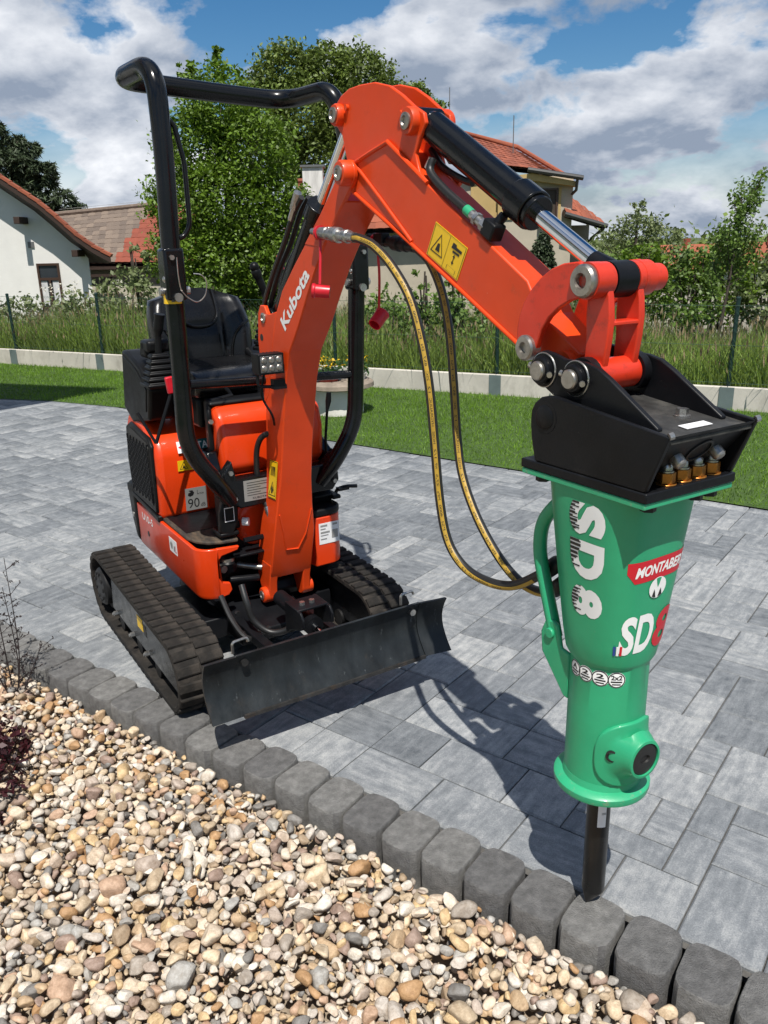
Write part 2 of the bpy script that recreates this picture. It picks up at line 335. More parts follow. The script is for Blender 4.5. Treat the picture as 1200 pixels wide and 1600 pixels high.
# ------------------------------------------------------------------ paving, kerb, gravel
PHI = radians(-37.0); UU = V(cos(PHI), sin(PHI), 0); VV = V(-sin(PHI), cos(PHI), 0)
def uv(u, v, z=0.0): p = UU * u + VV * v; return (p.x, p.y, z)
def paver_material():
    m = bpy.data.materials.new('streaked_concrete_paver'); m.use_nodes = True; nt = m.node_tree; N = nt.nodes; L = nt.links; b = N['Principled BSDF']
    oi = N.new('ShaderNodeObjectInfo'); ge = N.new('ShaderNodeNewGeometry')
    def mth(op, a, c=None):
        x = N.new('ShaderNodeMath'); x.operation = op
        for i, v in enumerate((a, c)):
            if v is None: continue
            if isinstance(v, (int, float)): x.inputs[i].default_value = v
            else: L.new(v, x.inputs[i])
        return x.outputs[0]
    r = mth('FRACT', mth('ADD', oi.outputs['Random'], ge.outputs['Random Per Island']))
    mp = N.new('ShaderNodeMapping'); mp.vector_type = 'POINT'; mp.inputs['Rotation'].default_value = (0, 0, -PHI); L.new(ge.outputs['Position'], mp.inputs[0])
    def streak(sc, seed):
        mm = N.new('ShaderNodeMapping'); mm.inputs['Scale'].default_value = sc; L.new(mp.outputs[0], mm.inputs[0])
        n = N.new('ShaderNodeTexNoise'); n.noise_dimensions = '4D'; n.inputs['Scale'].default_value = 1; n.inputs['Detail'].default_value = 6; n.inputs['Roughness'].default_value = 0.62
        L.new(mm.outputs[0], n.inputs['Vector']); L.new(mth('ADD', mth('MULTIPLY', r, 137.0), seed), n.inputs['W']); return n.outputs[0]
    sa = streak((7, 42, 5), 0); sb = streak((40, 6.5, 5), 5.0)
    pick = mth('GREATER_THAN', mth('FRACT', mth('MULTIPLY', r, 7.31)), 0.42)
    mx = N.new('ShaderNodeMix'); mx.data_type = 'FLOAT'; L.new(pick, mx.inputs[0]); L.new(sa, mx.inputs[3] if False else mx.inputs[2]); L.new(sb, mx.inputs[3])
    fine = N.new('ShaderNodeTexNoise'); fine.inputs['Scale'].default_value = 260; fine.inputs['Detail'].default_value = 4; L.new(ge.outputs['Position'], fine.inputs['Vector'])
    v = mth('ADD', mth('MULTIPLY', mth('SUBTRACT', mx.outputs[0], 0.5), 0.88), mth('MULTIPLY', mth('SUBTRACT', fine.outputs[0], 0.5), 0.60))
    blot = N.new('ShaderNodeTexNoise'); blot.inputs['Scale'].default_value = 21; blot.inputs['Detail'].default_value = 7; blot.inputs['Roughness'].default_value = .68; L.new(ge.outputs['Position'], blot.inputs['Vector'])
    v = mth('ADD', v, mth('MULTIPLY', mth('SUBTRACT', blot.outputs[0], 0.5), 0.75))
    v = mth('ADD', v, mth('MULTIPLY', mth('SUBTRACT', mth('FRACT', mth('MULTIPLY', r, 3.77)), 0.5), 0.34))
    v = mth('ADD', v, 0.5)
    rp = N.new('ShaderNodeValToRGB'); e = rp.color_ramp.elements; e[0].position = 0.08; e[0].color = (0.066, 0.075, 0.086, 1); e[1].position = 0.95; e[1].color = (0.40, 0.405, 0.405, 1)
    k = e.new(0.5); k.color = (0.178, 0.190, 0.204, 1); L.new(v, rp.inputs[0])
    # broad weather tone over the whole yard
    big = N.new('ShaderNodeTexNoise'); big.inputs['Scale'].default_value = 0.9; big.inputs['Detail'].default_value = 3; L.new(ge.outputs['Position'], big.inputs['Vector'])
    rb = N.new('ShaderNodeValToRGB'); rb.color_ramp.elements[0].position = .3; rb.color_ramp.elements[0].color = (.88, .89, .9, 1); rb.color_ramp.elements[1].position = .7; rb.color_ramp.elements[1].color = (1.1, 1.09, 1.06, 1); L.new(big.outputs[0], rb.inputs[0])
    mu = N.new('ShaderNodeMixRGB'); mu.blend_type = 'MULTIPLY'; mu.inputs[0].default_value = 1; L.new(rp.outputs[0], mu.inputs[1]); L.new(rb.outputs[0], mu.inputs[2])
    L.new(mu.outputs[0], b.inputs['Base Color']); b.inputs['Roughness'].default_value = 0.72; b.inputs['Specular IOR Level'].default_value = 0.5
    bp = N.new('ShaderNodeBump'); bp.inputs['Strength'].default_value = 0.35; bp.inputs['Distance'].default_value = 0.004; L.new(v, bp.inputs['Height']); L.new(bp.outputs[0], b.inputs['Normal'])
    return m
PAVER = paver_material()
JOINT = mat('joint_sand', (0.085, 0.081, 0.075), 0.95, var=0.3, vs=60)
mb = MB(); mb.add([uv(-16, 1.665, -0.012), uv(4.5, 1.665, -0.012), uv(4.5, 5.29, -0.012), uv(-16, 5.29, -0.012)], [(0, 1, 2, 3)])
paving = obj('paving', mb, JOINT, smooth=False); paving['kind'] = 'structure'; paving['label'] = 'grey streaked concrete paving of mixed rectangular pavers'
def paver_arrays(w, d, c=0.0055, gap=0.0040):
    a, b = w / 2 - gap / 2, d / 2 - gap / 2; k = np.array([(-1, -1), (1, -1), (1, 1), (-1, 1)], float)
    o = np.concatenate([np.c_[k * (a, b), np.full(4, -.05)], np.c_[k * (a, b), np.full(4, -c)], np.c_[k * (a - c, b - c), np.zeros(4)]])
    f = [(i, (i + 1) % 4, 4 + (i + 1) % 4, 4 + i) for i in range(4)] + [(4 + i, 4 + (i + 1) % 4, 8 + (i + 1) % 4, 8 + i) for i in range(4)] + [(8, 9, 10, 11)]
    return o, np.array(f)
def lay_pavers():
    NU, NV, C = 150, 36, 0.1; U0, V0 = -11.6, 1.682
    g = np.zeros((NU, NV), bool); out = []; R = random.Random(5)
    kinds = [(4, 2, .9), (3, 2, 4), (2, 2, 5), (2, 3, 2.2), (2, 1, 3), (3, 1, 1.6), (2, 4, .6), (4, 3, .4), (1, 2, 1.3), (3, 3, .5)]
    for j in range(NV):
        for i in range(NU):
            if g[i, j]: continue
            ks = kinds[:]; done = False
            while ks and not done:
                k = R.choices(ks, [q[2] for q in ks])[0]; ks.remove(k); a, b = k[:2]
                if i + a <= NU and j + b <= NV and not g[i:i + a, j:j + b].any():
                    g[i:i + a, j:j + b] = True; out.append((U0 + (i + a / 2) * C, V0 + (j + b / 2) * C, a * C, b * C)); done = True
            if not done: g[i, j] = True; out.append((U0 + (i + .5) * C, V0 + (j + .5) * C, C, C))
    def key(p):
        x, y, _ = uv(p[0], p[1]); 
        vis = abs(x) < 0.52 * y + 0.1; return (0 if vis else 1, hypot(x, y) - (p[2] + p[3]) * .6)
    out.sort(key=key); meshes = {}; Vs = []; Fs = []; n = 0
    for q, (u, v, w, d) in enumerate(out):
        arr, f = paver_arrays(w, d); dz = R.uniform(-.0012, .0012); tx, ty = R.uniform(-.004, .004), R.uniform(-.004, .004)
        if q < 300:
            kk = (round(w, 2), round(d, 2))
            if kk not in meshes:
                me = bpy.data.meshes.new('paver'); me.from_pydata(arr.tolist(), [], f.tolist()); me.materials.append(PAVER); meshes[kk] = me
            o = bpy.data.objects.new('paver', meshes[kk]); COL.objects.link(o); o.parent = paving; o.location = uv(u, v, dz); o.rotation_euler = (tx, ty, PHI)
        else:
            z = arr[:, 2] + dz + arr[:, 0] * -ty + arr[:, 1] * tx
            c = np.array(uv(u, v)); P = np.outer(arr[:, 0], UU[:]) + np.outer(arr[:, 1], VV[:]) + c; P[:, 2] = z; Vs.append(P); Fs.append(f + n); n += len(P)
    npmesh('far_pavers', np.concatenate(Vs), np.concatenate(Fs), PAVER, paving, smooth=False, kind='stuff')
lay_pavers()

# kerb of palisade blocks
kerb_bed = MB(); kerb_bed.add([uv(-6.4, 1.47, -.16), uv(.5, 1.47, -.16), uv(.5, 1.70, -.16), uv(-6.4, 1.70, -.16)], [(0, 1, 2, 3)])
kerb = obj('kerb', kerb_bed, JOINT, smooth=False); kerb['kind'] = 'structure'; kerb['label'] = 'row of rounded anthracite concrete palisade blocks between gravel and paving'
def block_mesh(seed):
    R = random.Random(seed); n = 28; rings = []
    for z, k in ((-.21, 1.0), (-.02, 1.0), (.0085, .999), (.0150, .988), (.0188, .970), (.020, .950)):
        r = []
        for i in range(n):
            t = 2 * pi * i / n; e = 4.4
            q = (abs(cos(t)) ** e + abs(sin(t)) ** e) ** (-1 / e) * (1 + .006 * sin(5 * t + seed))
            r.append((cos(t) * q * .0655 * k, sin(t) * q * .082 * k, z + R.uniform(-.0006, .0006)))
        rings.append(r)
    b = MB().rings(rings); me = bpy.data.meshes.new('kerb_block'); me.from_pydata(b.v, [], b.f); me.materials.append(KERB_M)
    me.polygons.foreach_set('use_smooth', [True] * len(me.polygons)); me.set_sharp_from_angle(angle=radians(24)); return me
KB = [block_mesh(s) for s in range(5)]
for i in range(44):
    o = bpy.data.objects.new('kerb_block', KB[i % 5]); COL.objects.link(o); o.parent = kerb
    o.location = uv(-.015 - .14 * i + random.uniform(-.003, .003), 1.597 + random.uniform(-.004, .004), random.uniform(-.004, .003) if i != 4 else 0); o.rotation_euler = (random.uniform(-.02, .02), random.uniform(-.02, .02), PHI + random.uniform(-.03, .03) + (pi if i % 2 else 0))

def pebble_material():
    m = bpy.data.materials.new('river_pebble'); m.use_nodes = True; nt = m.node_tree; N = nt.nodes; L = nt.links; b = N['Principled BSDF']
    oi = N.new('ShaderNodeObjectInfo'); ge = N.new('ShaderNodeNewGeometry')
    ad = N.new('ShaderNodeMath'); ad.operation = 'ADD'; L.new(oi.outputs['Random'], ad.inputs[0]); L.new(ge.outputs['Random Per Island'], ad.inputs[1])
    fr = N.new('ShaderNodeMath'); fr.operation = 'FRACT'; L.new(ad.outputs[0], fr.inputs[0])
    cr = N.new('ShaderNodeValToRGB'); cr.color_ramp.interpolation = 'CONSTANT'; e = cr.color_ramp.elements
    cols = [(.46, .36, .24), (.60, .52, .42), (.34, .25, .16), (.58, .53, .46), (.42, .24, .10), (.52, .42, .29), (.33, .29, .25), (.60, .57, .52), (.47, .33, .19), (.40, .33, .28), (.62, .49, .33), (.19, .185, .18), (.55, .45, .36), (.30, .21, .17), (.56, .40, .20), (.48, .44, .40), (.63, .59, .52), (.46, .30, .20), (.34, .34, .33), (.60, .50, .38)]
    cols = [tuple((c[i] * .82 + sum(c) / 3 * (.195, .18, .165)[i]) * 1.03 for i in range(3)) for c in cols]
    e[0].position = 0; e[0].color = (*cols[0], 1); e[1].position = 1 / len(cols); e[1].color = (*cols[1], 1)
    for i, c in enumerate(cols[2:], 2): k = e.new(i / len(cols)); k.color = (*c, 1)
    L.new(fr.outputs[0], cr.inputs[0])
    mw = N.new('ShaderNodeMath'); mw.operation = 'MULTIPLY'; mw.inputs[1].default_value = 91; L.new(fr.outputs[0], mw.inputs[0])
    def noise(s, d, r):
        n = N.new('ShaderNodeTexNoise'); n.noise_dimensions = '4D'; n.inputs['Scale'].default_value = s; n.inputs['Detail'].default_value = d; n.inputs['Roughness'].default_value = r; n.inputs['Distortion'].default_value = .6
        L.new(ge.outputs['Position'], n.inputs['Vector']); L.new(mw.outputs[0], n.inputs['W']); return n.outputs[0]
    n1 = noise(42, 6, .65); n2 = noise(160, 4, .6)
    rp = N.new('ShaderNodeValToRGB'); rp.color_ramp.elements[0].position = .32; rp.color_ramp.elements[0].color = (.70, .64, .57, 1); rp.color_ramp.elements[1].position = .66; rp.color_ramp.elements[1].color = (1.12, 1.12, 1.1, 1); L.new(n1, rp.inputs[0])
    rp2 = N.new('ShaderNodeValToRGB'); rp2.color_ramp.elements[0].position = .35; rp2.color_ramp.elements[0].color = (.84, .82, .8, 1); rp2.color_ramp.elements[1].position = .65; rp2.color_ramp.elements[1].color = (1.1, 1.1, 1.1, 1); L.new(n2, rp2.inputs[0])
    m1 = N.new('ShaderNodeMixRGB'); m1.blend_type = 'MULTIPLY'; m1.inputs[0].default_value = 1; L.new(cr.outputs[0], m1.inputs[1]); L.new(rp.outputs[0], m1.inputs[2])
    m2 = N.new('ShaderNodeMixRGB'); m2.blend_type = 'MULTIPLY'; m2.inputs[0].default_value = 1; L.new(m1.outputs[0], m2.inputs[1]); L.new(rp2.outputs[0], m2.inputs[2])
    L.new(m2.outputs[0], b.inputs['Base Color']); b.inputs['Roughness'].default_value = .62
    bp = N.new('ShaderNodeBump'); bp.inputs['Strength'].default_value = .5; bp.inputs['Distance'].default_value = .004; L.new(n2, bp.inputs['Height']); L.new(bp.outputs[0], b.inputs['Normal'])
    return m
PEB = pebble_material()
BED = mat('sandy_bed', (0.26, 0.21, 0.155), 0.95, var=0.3, vs=30)
mb = MB(); mb.add([uv(-7.2, -2.2, -.115), uv(2.6, -2.2, -.115), uv(2.6, 1.56, -.115), uv(-7.2, 1.56, -.115)], [(0, 1, 2, 3)])
gravel = obj('gravel_bed', mb, BED, smooth=False); gravel['kind'] = 'structure'; gravel['label'] = 'bed of mixed beige, white and brown river pebbles in front of the kerb'
def pebble_shapes(sub, count, seed):
    out = []; r = np.random.default_rng(seed)
    for k in range(count):
        bm = bmesh.new(); bmesh.ops.create_icosphere(bm, subdivisions=sub, radius=1.0); P = np.array([v.co[:] for v in bm.verts]); bm.verts.index_update(); F = np.array([[v.index for v in f.verts] for f in bm.faces]); bm.free()
        for _ in range(r.integers(4, 9)):          # broken faces, edges rounded off by the softness of the cut
            n = r.normal(size=3); n /= np.linalg.norm(n); d = r.uniform(.42, .84); h = P @ n - d
            P -= np.outer(np.where(h > 0, h * .95, 0), n)
        P *= np.array([1.0, r.uniform(.62, .95), r.uniform(.42, .72)])
        q = r.normal(size=(3, 3)) * 1.6; P *= (1 + .05 * np.sin(P @ q[0] * 1.4 + 1) + .04 * np.sin(P @ q[1] * 2.1))[:, None]
        P /= np.abs(P).max(); out.append((P, F))
    return out
def rot_matrix(r, tilt):
    a = r.uniform(0, 2 * pi); t = r.normal() * tilt; b = r.uniform(0, 2 * pi)
    Rz = np.array([[cos(a), -sin(a), 0], [sin(a), cos(a), 0], [0, 0, 1]]); k = np.array([cos(b), sin(b), 0]); K = np.array([[0, -k[2], k[1]], [k[2], 0, -k[0]], [-k[1], k[0], 0]])
    return (np.eye(3) + sin(t) * K + (1 - cos(t)) * K @ K) @ Rz
def lay_pebbles():
    r = np.random.default_rng(23); hi = pebble_shapes(3, 14, 3); lo = pebble_shapes(2, 14, 3); cell = {}; S = []
    def free(u, v, rad, k, lay):
        ci, cj = int(u // .06), int(v // .06)
        for a in range(-1, 2):
            for b in range(-1, 2):
                for (x, y, q) in cell.get((lay, ci + a, cj + b), ()):
                    if (x - u) ** 2 + (y - v) ** 2 < (k * (q + rad)) ** 2: return False
        return True
    for lay, k, z0, tries in ((0, .70, -.080, 24000), (1, .66, -.058, 43000), (2, .70, -.042, 33000)):
        for t in range(tries):
            u = r.uniform(-5.4, 1.0); v = r.uniform(-.35, 1.555); x, y, _ = uv(u, v)
            if x > .58 * y + .45 or x < -.58 * y - 1.0 or y < .95: continue
            rad = float(np.clip(r.lognormal(-4.15, .28), .0095, .031)) * (1.35 if t < tries * .12 else 1.12 if t < tries * .4 else .9)
            if v > 1.518 - rad * .85: continue
            if not free(u, v, rad, k, lay): continue
            cell.setdefault((lay, int(u // .06), int(v // .06)), []).append((u, v, rad)); S.append((x, y, z0 + rad * .25 + r.normal() * .003, rad))
    def key(p):
        vis = abs(p[0]) < .47 * p[1] + .02 and p[1] > 1.45 and p[2] > -.050; return (0 if vis else 1, hypot(p[0], p[1]) - p[3] * 45)
    S.sort(key=key); meshes = []
    for P, F in hi:
        me = bpy.data.meshes.new('pebble'); me.from_pydata(P.tolist(), [], F.tolist()); me.materials.append(PEB); me.polygons.foreach_set('use_smooth', [True] * len(me.polygons)); meshes.append(me)
    Vs = []; Fs = []; n = 0
    for i, (x, y, z, rad) in enumerate(S):
        k = int(r.integers(0, 14)); R = rot_matrix(r, .38)
        if i < 300:
            o = bpy.data.objects.new('pebble', meshes[k]); COL.objects.link(o); o.parent = gravel; M4 = Matrix(np.vstack([np.c_[R * rad, (x, y, z)], [0, 0, 0, 1]]).tolist()); o.matrix_local = M4
        else:
            P, F = (hi if i < 3600 else lo)[k]; Vs.append(P @ R.T * rad + (x, y, z)); Fs.append(F + n); n += len(P)
    gr = pebble_shapes(1, 8, 5); m = 18000; gu = r.uniform(-5.2, .9, m); gv = r.uniform(-.3, 1.515, m); gl = r.uniform(.0055, .0095, m)
    for u, v, rad in zip(gu, gv, gl):
        x, y, _ = uv(u, v)
        if x > .50 * y + .15 or x < -.5 * y - .9 or y < 1.2: continue
        P, F = gr[int(r.integers(0, 8))]; Vs.append(P @ rot_matrix(r, .5).T * rad + (x, y, r.uniform(-.085, -.055))); Fs.append(F + n); n += len(P)
    npmesh('pebbles', np.concatenate(Vs), np.concatenate(Fs), PEB, gravel, kind='stuff')
    print('pebbles', len(S), 'tris', sum(len(f) for f in Fs))
lay_pebbles()
# ------------------------------------------------------------------ mini excavator (x forward, y left, z up)
YAW = radians(-58); MO = (-0.6362, 3.3087, 0.0); YB = 0.113        # YB: the plane of boom and arm
EX = thing('mini_excavator', 'orange mini excavator with black roll bar, rubber tracks and raised dozer blade', 'excavator', MO, YAW, off=(0, 0, 0))
# --- tracks
def stadium(r_out, z_low, rear, front, n=10):
    """closed outline in x,z: rear wheel circle, front wheel circle"""
    xr, rr = rear; xf, rf = front; p = []
    for i in range(n + 1): a = -pi / 2 - pi * i / n; p.append((xr + rr * cos(a), rr + z_low + rr * sin(a)))
    for i in range(n + 1): a = pi / 2 - pi * i / n; p.append((xf + rf * cos(a), rf + z_low + rf * sin(a)))
    return p
def resample(poly, n):
    P = [V(a[0], a[1], 0) for a in poly] + [V(poly[0][0], poly[0][1], 0)]; d = [0]
    for i in range(len(P) - 1): d.append(d[-1] + (P[i + 1] - P[i]).length)
    out = []
    for k in range(n):
        t = d[-1] * k / n; i = max(j for j in range(len(d) - 1) if d[j] <= t); s = (t - d[i]) / max(1e-9, d[i + 1] - d[i])
        a = P[i].lerp(P[i + 1], s); tg = (P[i + 1] - P[i]).normalized(); out.append((a.x, a.y, tg.x, tg.y))
    return out
LUG = bpy.data.meshes.new('tread_lug')
_b = MB(); w, l, h = .087, .037, .0095
_b.rings([[(-l * .5, -w / 2, -.004), (l * .5, -w / 2, -.004), (l * .5, w / 2, -.004), (-l * .5, w / 2, -.004)], [(-l * .47, -w / 2, h * .7), (l * .47, -w / 2, h * .7), (l * .47, w / 2, h * .7), (-l * .47, w / 2, h * .7)],
          [(-l * .36, -w / 2 + .005, h), (l * .36, -w / 2 + .005, h), (l * .36, w / 2 - .005, h), (-l * .36, w / 2 - .005, h)]])
LUG.from_pydata(_b.v, [], _b.f); LUG.materials.append(RUBBER)
def track(y0, y1, outer):
    out = stadium(0, .017, (-.470, .153), (.478, .138)); n = len(out); inn = stadium(0, .017 + .022, (-.470, .131), (.478, .116))
    mb = MB(); rings = []
    for i in range(n): (a, b), (c, d) = out[i], inn[i]; rings.append([(a, y0, b), (a, y1, b), (c, y1, d), (c, y0, d)])
    mb.rings(rings, closed=True); tr = obj('rubber_track', mb, RUBBER, EX, bevel=.004, ang=30)
    ym = (y0 + y1) / 2; N = 48
    for col, yy in ((0, ym - .0455), (1, ym + .0455)):
        for x, z, tx, tz in resample(out, N * 2)[col::2]:
            o = bpy.data.objects.new('tread_lug', LUG); COL.objects.link(o); o.parent = tr
            X = V(-tx, 0, -tz); Z = V(-tz, 0, tx); Yv = Z.cross(X); j = random.uniform(-.03, .03)
            M = Matrix((X, Yv, Z)).transposed().to_4x4(); M.translation = (x, yy, z); o.matrix_local = M @ Matrix.Rotation(j, 4, 'Z')
    s = -1 if outer == y0 else 1; ys = outer - s * .018
    # side guard, wheels, bolts
    fr = MB(); fr.prism([(-.42, .10), (-.40, .25), (-.25, .272), (.45, .262), (.55, .20), (.55, .12), (.50, .085), (-.35, .085)], ym - .05, ym + .05); obj('track_frame', fr, BLACKM, EX)
    g = MB(); g.prism([(-.325, .118), (-.300, .262), (.505, .272), (.552, .215), (.555, .140), (.535, .106)], ys, ys - s * .014); gp = obj('side_guard', g, BLACKP, EX, bevel=.003)
    st = MB()
    for x in (-.25, .000, .200): st.cyl((x, ys, .120), (x, ys + s * .016, .120), .011, seg=6); st.cyl((x, ys + s * .016, .120), (x, ys + s * .022, .120), .007, seg=8)
    obj('guard_bolt', st, STEEL, gp)
    if s < 0:
        q = MB(); quad_plate(q, (.080, ys - .0005, .190), (.072, 0, .002), (0, 0, .052), .001); sp = obj('warning_sticker', q, YEL_ST, gp)
        q = MB(); quad_plate(q, (.165, ys + .002, .185), (.03, 0, 0), (0, 0, .045), .003); obj('slot', q, BLACK_PR, gp)
    sp = MB(); sp.cyl((-.470, ym - .05, .170), (-.470, ym + .05, .170), .108, seg=28)
    for k in range(18): a = 2 * pi * k / 18; sp.box((-.470 + .118 * cos(a), ym, .170 + .118 * sin(a)), (.024, .03, .024), Matrix.Rotation(-a, 3, 'Y'))
    obj('sprocket', sp, DARKSTEEL, EX)
    hb = MB(); hb.lathe((-.470, ym, .170), (0, s, 0), [(.088, .03), (.088, .075), (.078, .086), (.03, .088)], 28); hub = obj('drive_motor', hb, DARKSTEEL, EX)
    bb = MB()
    for k in range(9): a = 2 * pi * k / 9; bb.cyl((-.470 + .062 * cos(a), ym + s * .084, .170 + .062 * sin(a)), (-.470 + .062 * cos(a), ym + s * .093, .170 + .062 * sin(a)), .0075, seg=6)
    obj('motor_bolt', bb, DARKSTEEL, hub)
    idl = MB(); idl.cyl((.478, ym - .035, .155), (.478, ym + .035, .155), .112, seg=28); obj('idler_wheel', idl, DARKSTEEL, EX)
    ro = MB()
    for x in (-.24, 0.02, .26): ro.cyl((x, ym - .06, .075), (x, ym + .06, .075), .036, seg=16)
    obj('track_roller', ro, DARKSTEEL, EX)
track(-.495, -.315, -.495); track(.308, .488, .488)
# --- undercarriage and blade
b = MB(); b.prism([(-.40, .12), (-.34, .22), (.20, .22), (.36, .17), (.36, .12)], -.15, .15); b.box2((-.22, -.34, .10), (.20, .34, .19)); b.cyl((-.10, .03, .20), (-.10, .03, .30), .20, seg=32); obj('undercarriage_frame', b, BLACKM, EX, bevel=.006)
def blade_section(n=9, t=.010):
    P = []
    for i in range(n):
        s = i / (n - 1); z = .155 + .205 * s; x = .885 - .050 * sin(pi * s * .92) * 1.0 - .018 * s; P.append((x, z))
    return P
def blade_piece(y0, y1, dx0, dx1):
    P = blade_section(); mb = MB(); R = []
    for y, dx in ((y0, dx0), (y1, dx1)): R.append([(x + dx, y, z) for x, z in P] + [(x + dx - .012, y, z) for x, z in P[::-1]])
    return mb.rings(R)
bl = obj('dozer_blade', blade_piece(-.365, .365, 0, 0), BLADE, EX, ang=30)
obj('wing', blade_piece(-.476, -.366, .004, .003), BLADE, bl, ang=30); obj('wing', blade_piece(.366, .472, .005, .022), BLADE, bl, ang=30)
e = MB(); e.box2((.872, -.365, .146), (.892, .365, .158)); obj('cutting_edge', e, mat('worn_cutting_edge', (0.035, 0.034, 0.033), 0.5, metal=.3, var=.5, vs=20, dirt=((.08, .05, .03), .35, 18)), bl)
for s in (-1, 1):
    h = MB(); h.cyl((.828 if s < 0 else .832, s * .335, .327), (.853, s * .335, .327), .0125, seg=14); obj('wing_bolt', h, BLACK_PR if s < 0 else STEEL, bl)
    h = MB(); h.tube(fillet([(.80, s * .335 - .02, .345), (.80, s * .335 - .02, .385), (.80, s * .335 + .032, .389), (.802, s * .335 + .036, .375)], .012), .0052, 8); obj('locking_pin', h, STEEL, bl)
    a = MB(); a.tube([(.30, s * .135, .20), (.60, s * .135, .205), (.795, s * .135, .235)], .026, 4); obj('blade_arm', a, BLACKM, EX, bevel=.004)
c = MB(); c.box2((.775, -.30, .20), (.808, .30, .25)); obj('blade_stiffener', c, BLACKM, bl)
c = MB(); c.prism([(.55, .24), (.55, .360), (.68, .360), (.70, .335), (.70, .30)], -.045, -.035); c.prism([(.55, .24), (.55, .360), (.68, .360), (.70, .335), (.70, .30)], .075, .085); c.box2((.56, -.045, .352), (.66, .085, .362)); br = obj('cylinder_bracket', c, BLACKM, EX, bevel=.003)
c = MB(); [c.cyl((.62, y, .362), (.62, y, .374), .011, seg=6) for y in (-.005, .035)]; obj('bracket_bolt', c, STEEL, br)
c = MB(); c.cyl((.38, .015, .30), (.66, .015, .29), .030, seg=20); c.cyl((.64, .015, .29), (.675, .015, .289), .037, seg=20); bc = obj('blade_cylinder', c, BLACKM, EX)
c = MB(); c.cyl((.67, .015, .29), (.80, .015, .275), .014, seg=16); obj('cylinder_rod', c, CHROME, bc)
c = MB(); c.tube(smooth_path([(.40, -.15, .40), (.44, -.150, .34), (.46, -.135, .27), (.50, -.09, .225), (.54, -.04, .235), (.56, -.015, .275), (.56, 0, .29)], 6), .0125, 10); c.tube(smooth_path([(.30, -.20, .33), (.38, -.19, .25), (.46, -.16, .20), (.40, -.05, .19)], 5), .011, 8); obj('blade_hose', c, HOSE_R, EX)
c = MB(); [c.cyl((.42, y, z), (.435, y, z), .011, seg=6) for y, z in ((-.185, .30), (-.17, .21))]; obj('hose_fitting', c, DARKSTEEL, EX)

# --- upper body
Y0, Y1 = -.262, .382
core = MB(); core.box2((-.52, -.235, .29), (.06, .36, .53)); core.box2((.05, -.10, .45), (.15, .30, .77)); obj('chassis', core, BLACKM, EX)
def skirt_outline(r=.075, t=0.0, n=8):
    pts = [(-.545, Y0 + t), (.265 - r, Y0 + t)]
    for i in range(1, n + 1): a = -pi / 2 + pi / 2 * i / n; pts.append((.265 - r + (r - t) * cos(a), Y0 + r + (r - t) * sin(a)))
    return pts
out = skirt_outline(); inn = skirt_outline(t=.016); mb = MB(); R = []
for i, ((a, b_), (c_, d)) in enumerate(zip(out, inn)):
    zb = .300 if i > 0 else .305; zt = .512
    R.append([(a, b_, zb + .03), (a, b_, zt), (c_, d, zt), (c_, d, zb + .03)] if False else [(a, b_, zb + .018), (a, b_, zt), (c_, d, zt), (c_, d, zb), (a + (c_ - a) * .5, b_ + (d - b_) * .5, zb)])
mb.rings(R); sk = obj('side_skirt', mb, ORANGE, EX, bevel=.004)
mb = MB(); mb.prism([(-.188, .302), (-.150, .310), (-.135, .328), (-.142, .360), (-.172, .368), (-.184, .392), (-.185, .458), (-.168, .478), (-.100, .490), (-.092, .506), (-.188, .512)][::-1], .246, .264, 'x'); obj('front_skirt', mb, ORANGE, EX, bevel=.004)
mb = MB(); mb.cyl((-.40, Y0 - .0015, .398), (-.40, Y0 + .01, .398), .013, seg=18); obj('skirt_plug', mb, BLACK_PR, sk)
mb = MB(); text_on(mb, 'U10-5', (-.470, Y0 - .001, .452), (.155, 0, 0), (0, 0, .034), bold=.022, space=1.05); obj('model_lettering', mb, WHITE_P, sk)
mb = MB(); quad_plate(mb, (-.095, Y0 - .0002, .415), (.095, 0, 0), (0, 0, .062), .0008); ws = obj('white_label', mb, WHITE_ST, sk)
mb = MB(); poly_on(mb, (-.095, Y0 - .0015, .415), (.095, 0, 0), (0, 0, .062), [(.1, .55), (.2, .75), (.3, .6), (.35, .85), (.45, .62), (.42, .3), (.25, .2)], 0); poly_on(mb, (-.095, Y0 - .0015, .415), (.095, 0, 0), (0, 0, .062), [(.55, .2), (.7, .15), (.75, .55), (.62, .6)], 0); obj('label_symbol', mb, GREY_ST, ws)
mb = MB(); text_on(mb, 'L', (-.022, Y0 - .0015, .424), (.014, 0, 0), (0, 0, .03), bold=.03); obj('label_symbol', mb, RED_PR, ws)
# black rear guard
mb = MB(); mb.prism([(-.545, .305), (-.60, .33), (-.645, .42), (-.665, .535), (-.655, .60), (-.545, .60)], Y0 - .006, Y1); rg = obj('rear_guard', mb, PLASTIC, EX, bevel=.025, seg=4)
mb = MB(); mb.prism([(-.655, .545), (-.200, .505), (-.200, .535), (-.56, .56), (-.655, .585)], Y0 - .007, Y0 + .05); obj('guard_rail', mb, PLASTIC, EX, bevel=.006)
mb = MB(); mb.cyl((-.60, Y0 - .008, .44), (-.60, Y0 + .01, .44), .014, seg=14); obj('guard_bolt', mb, STEEL, rg)
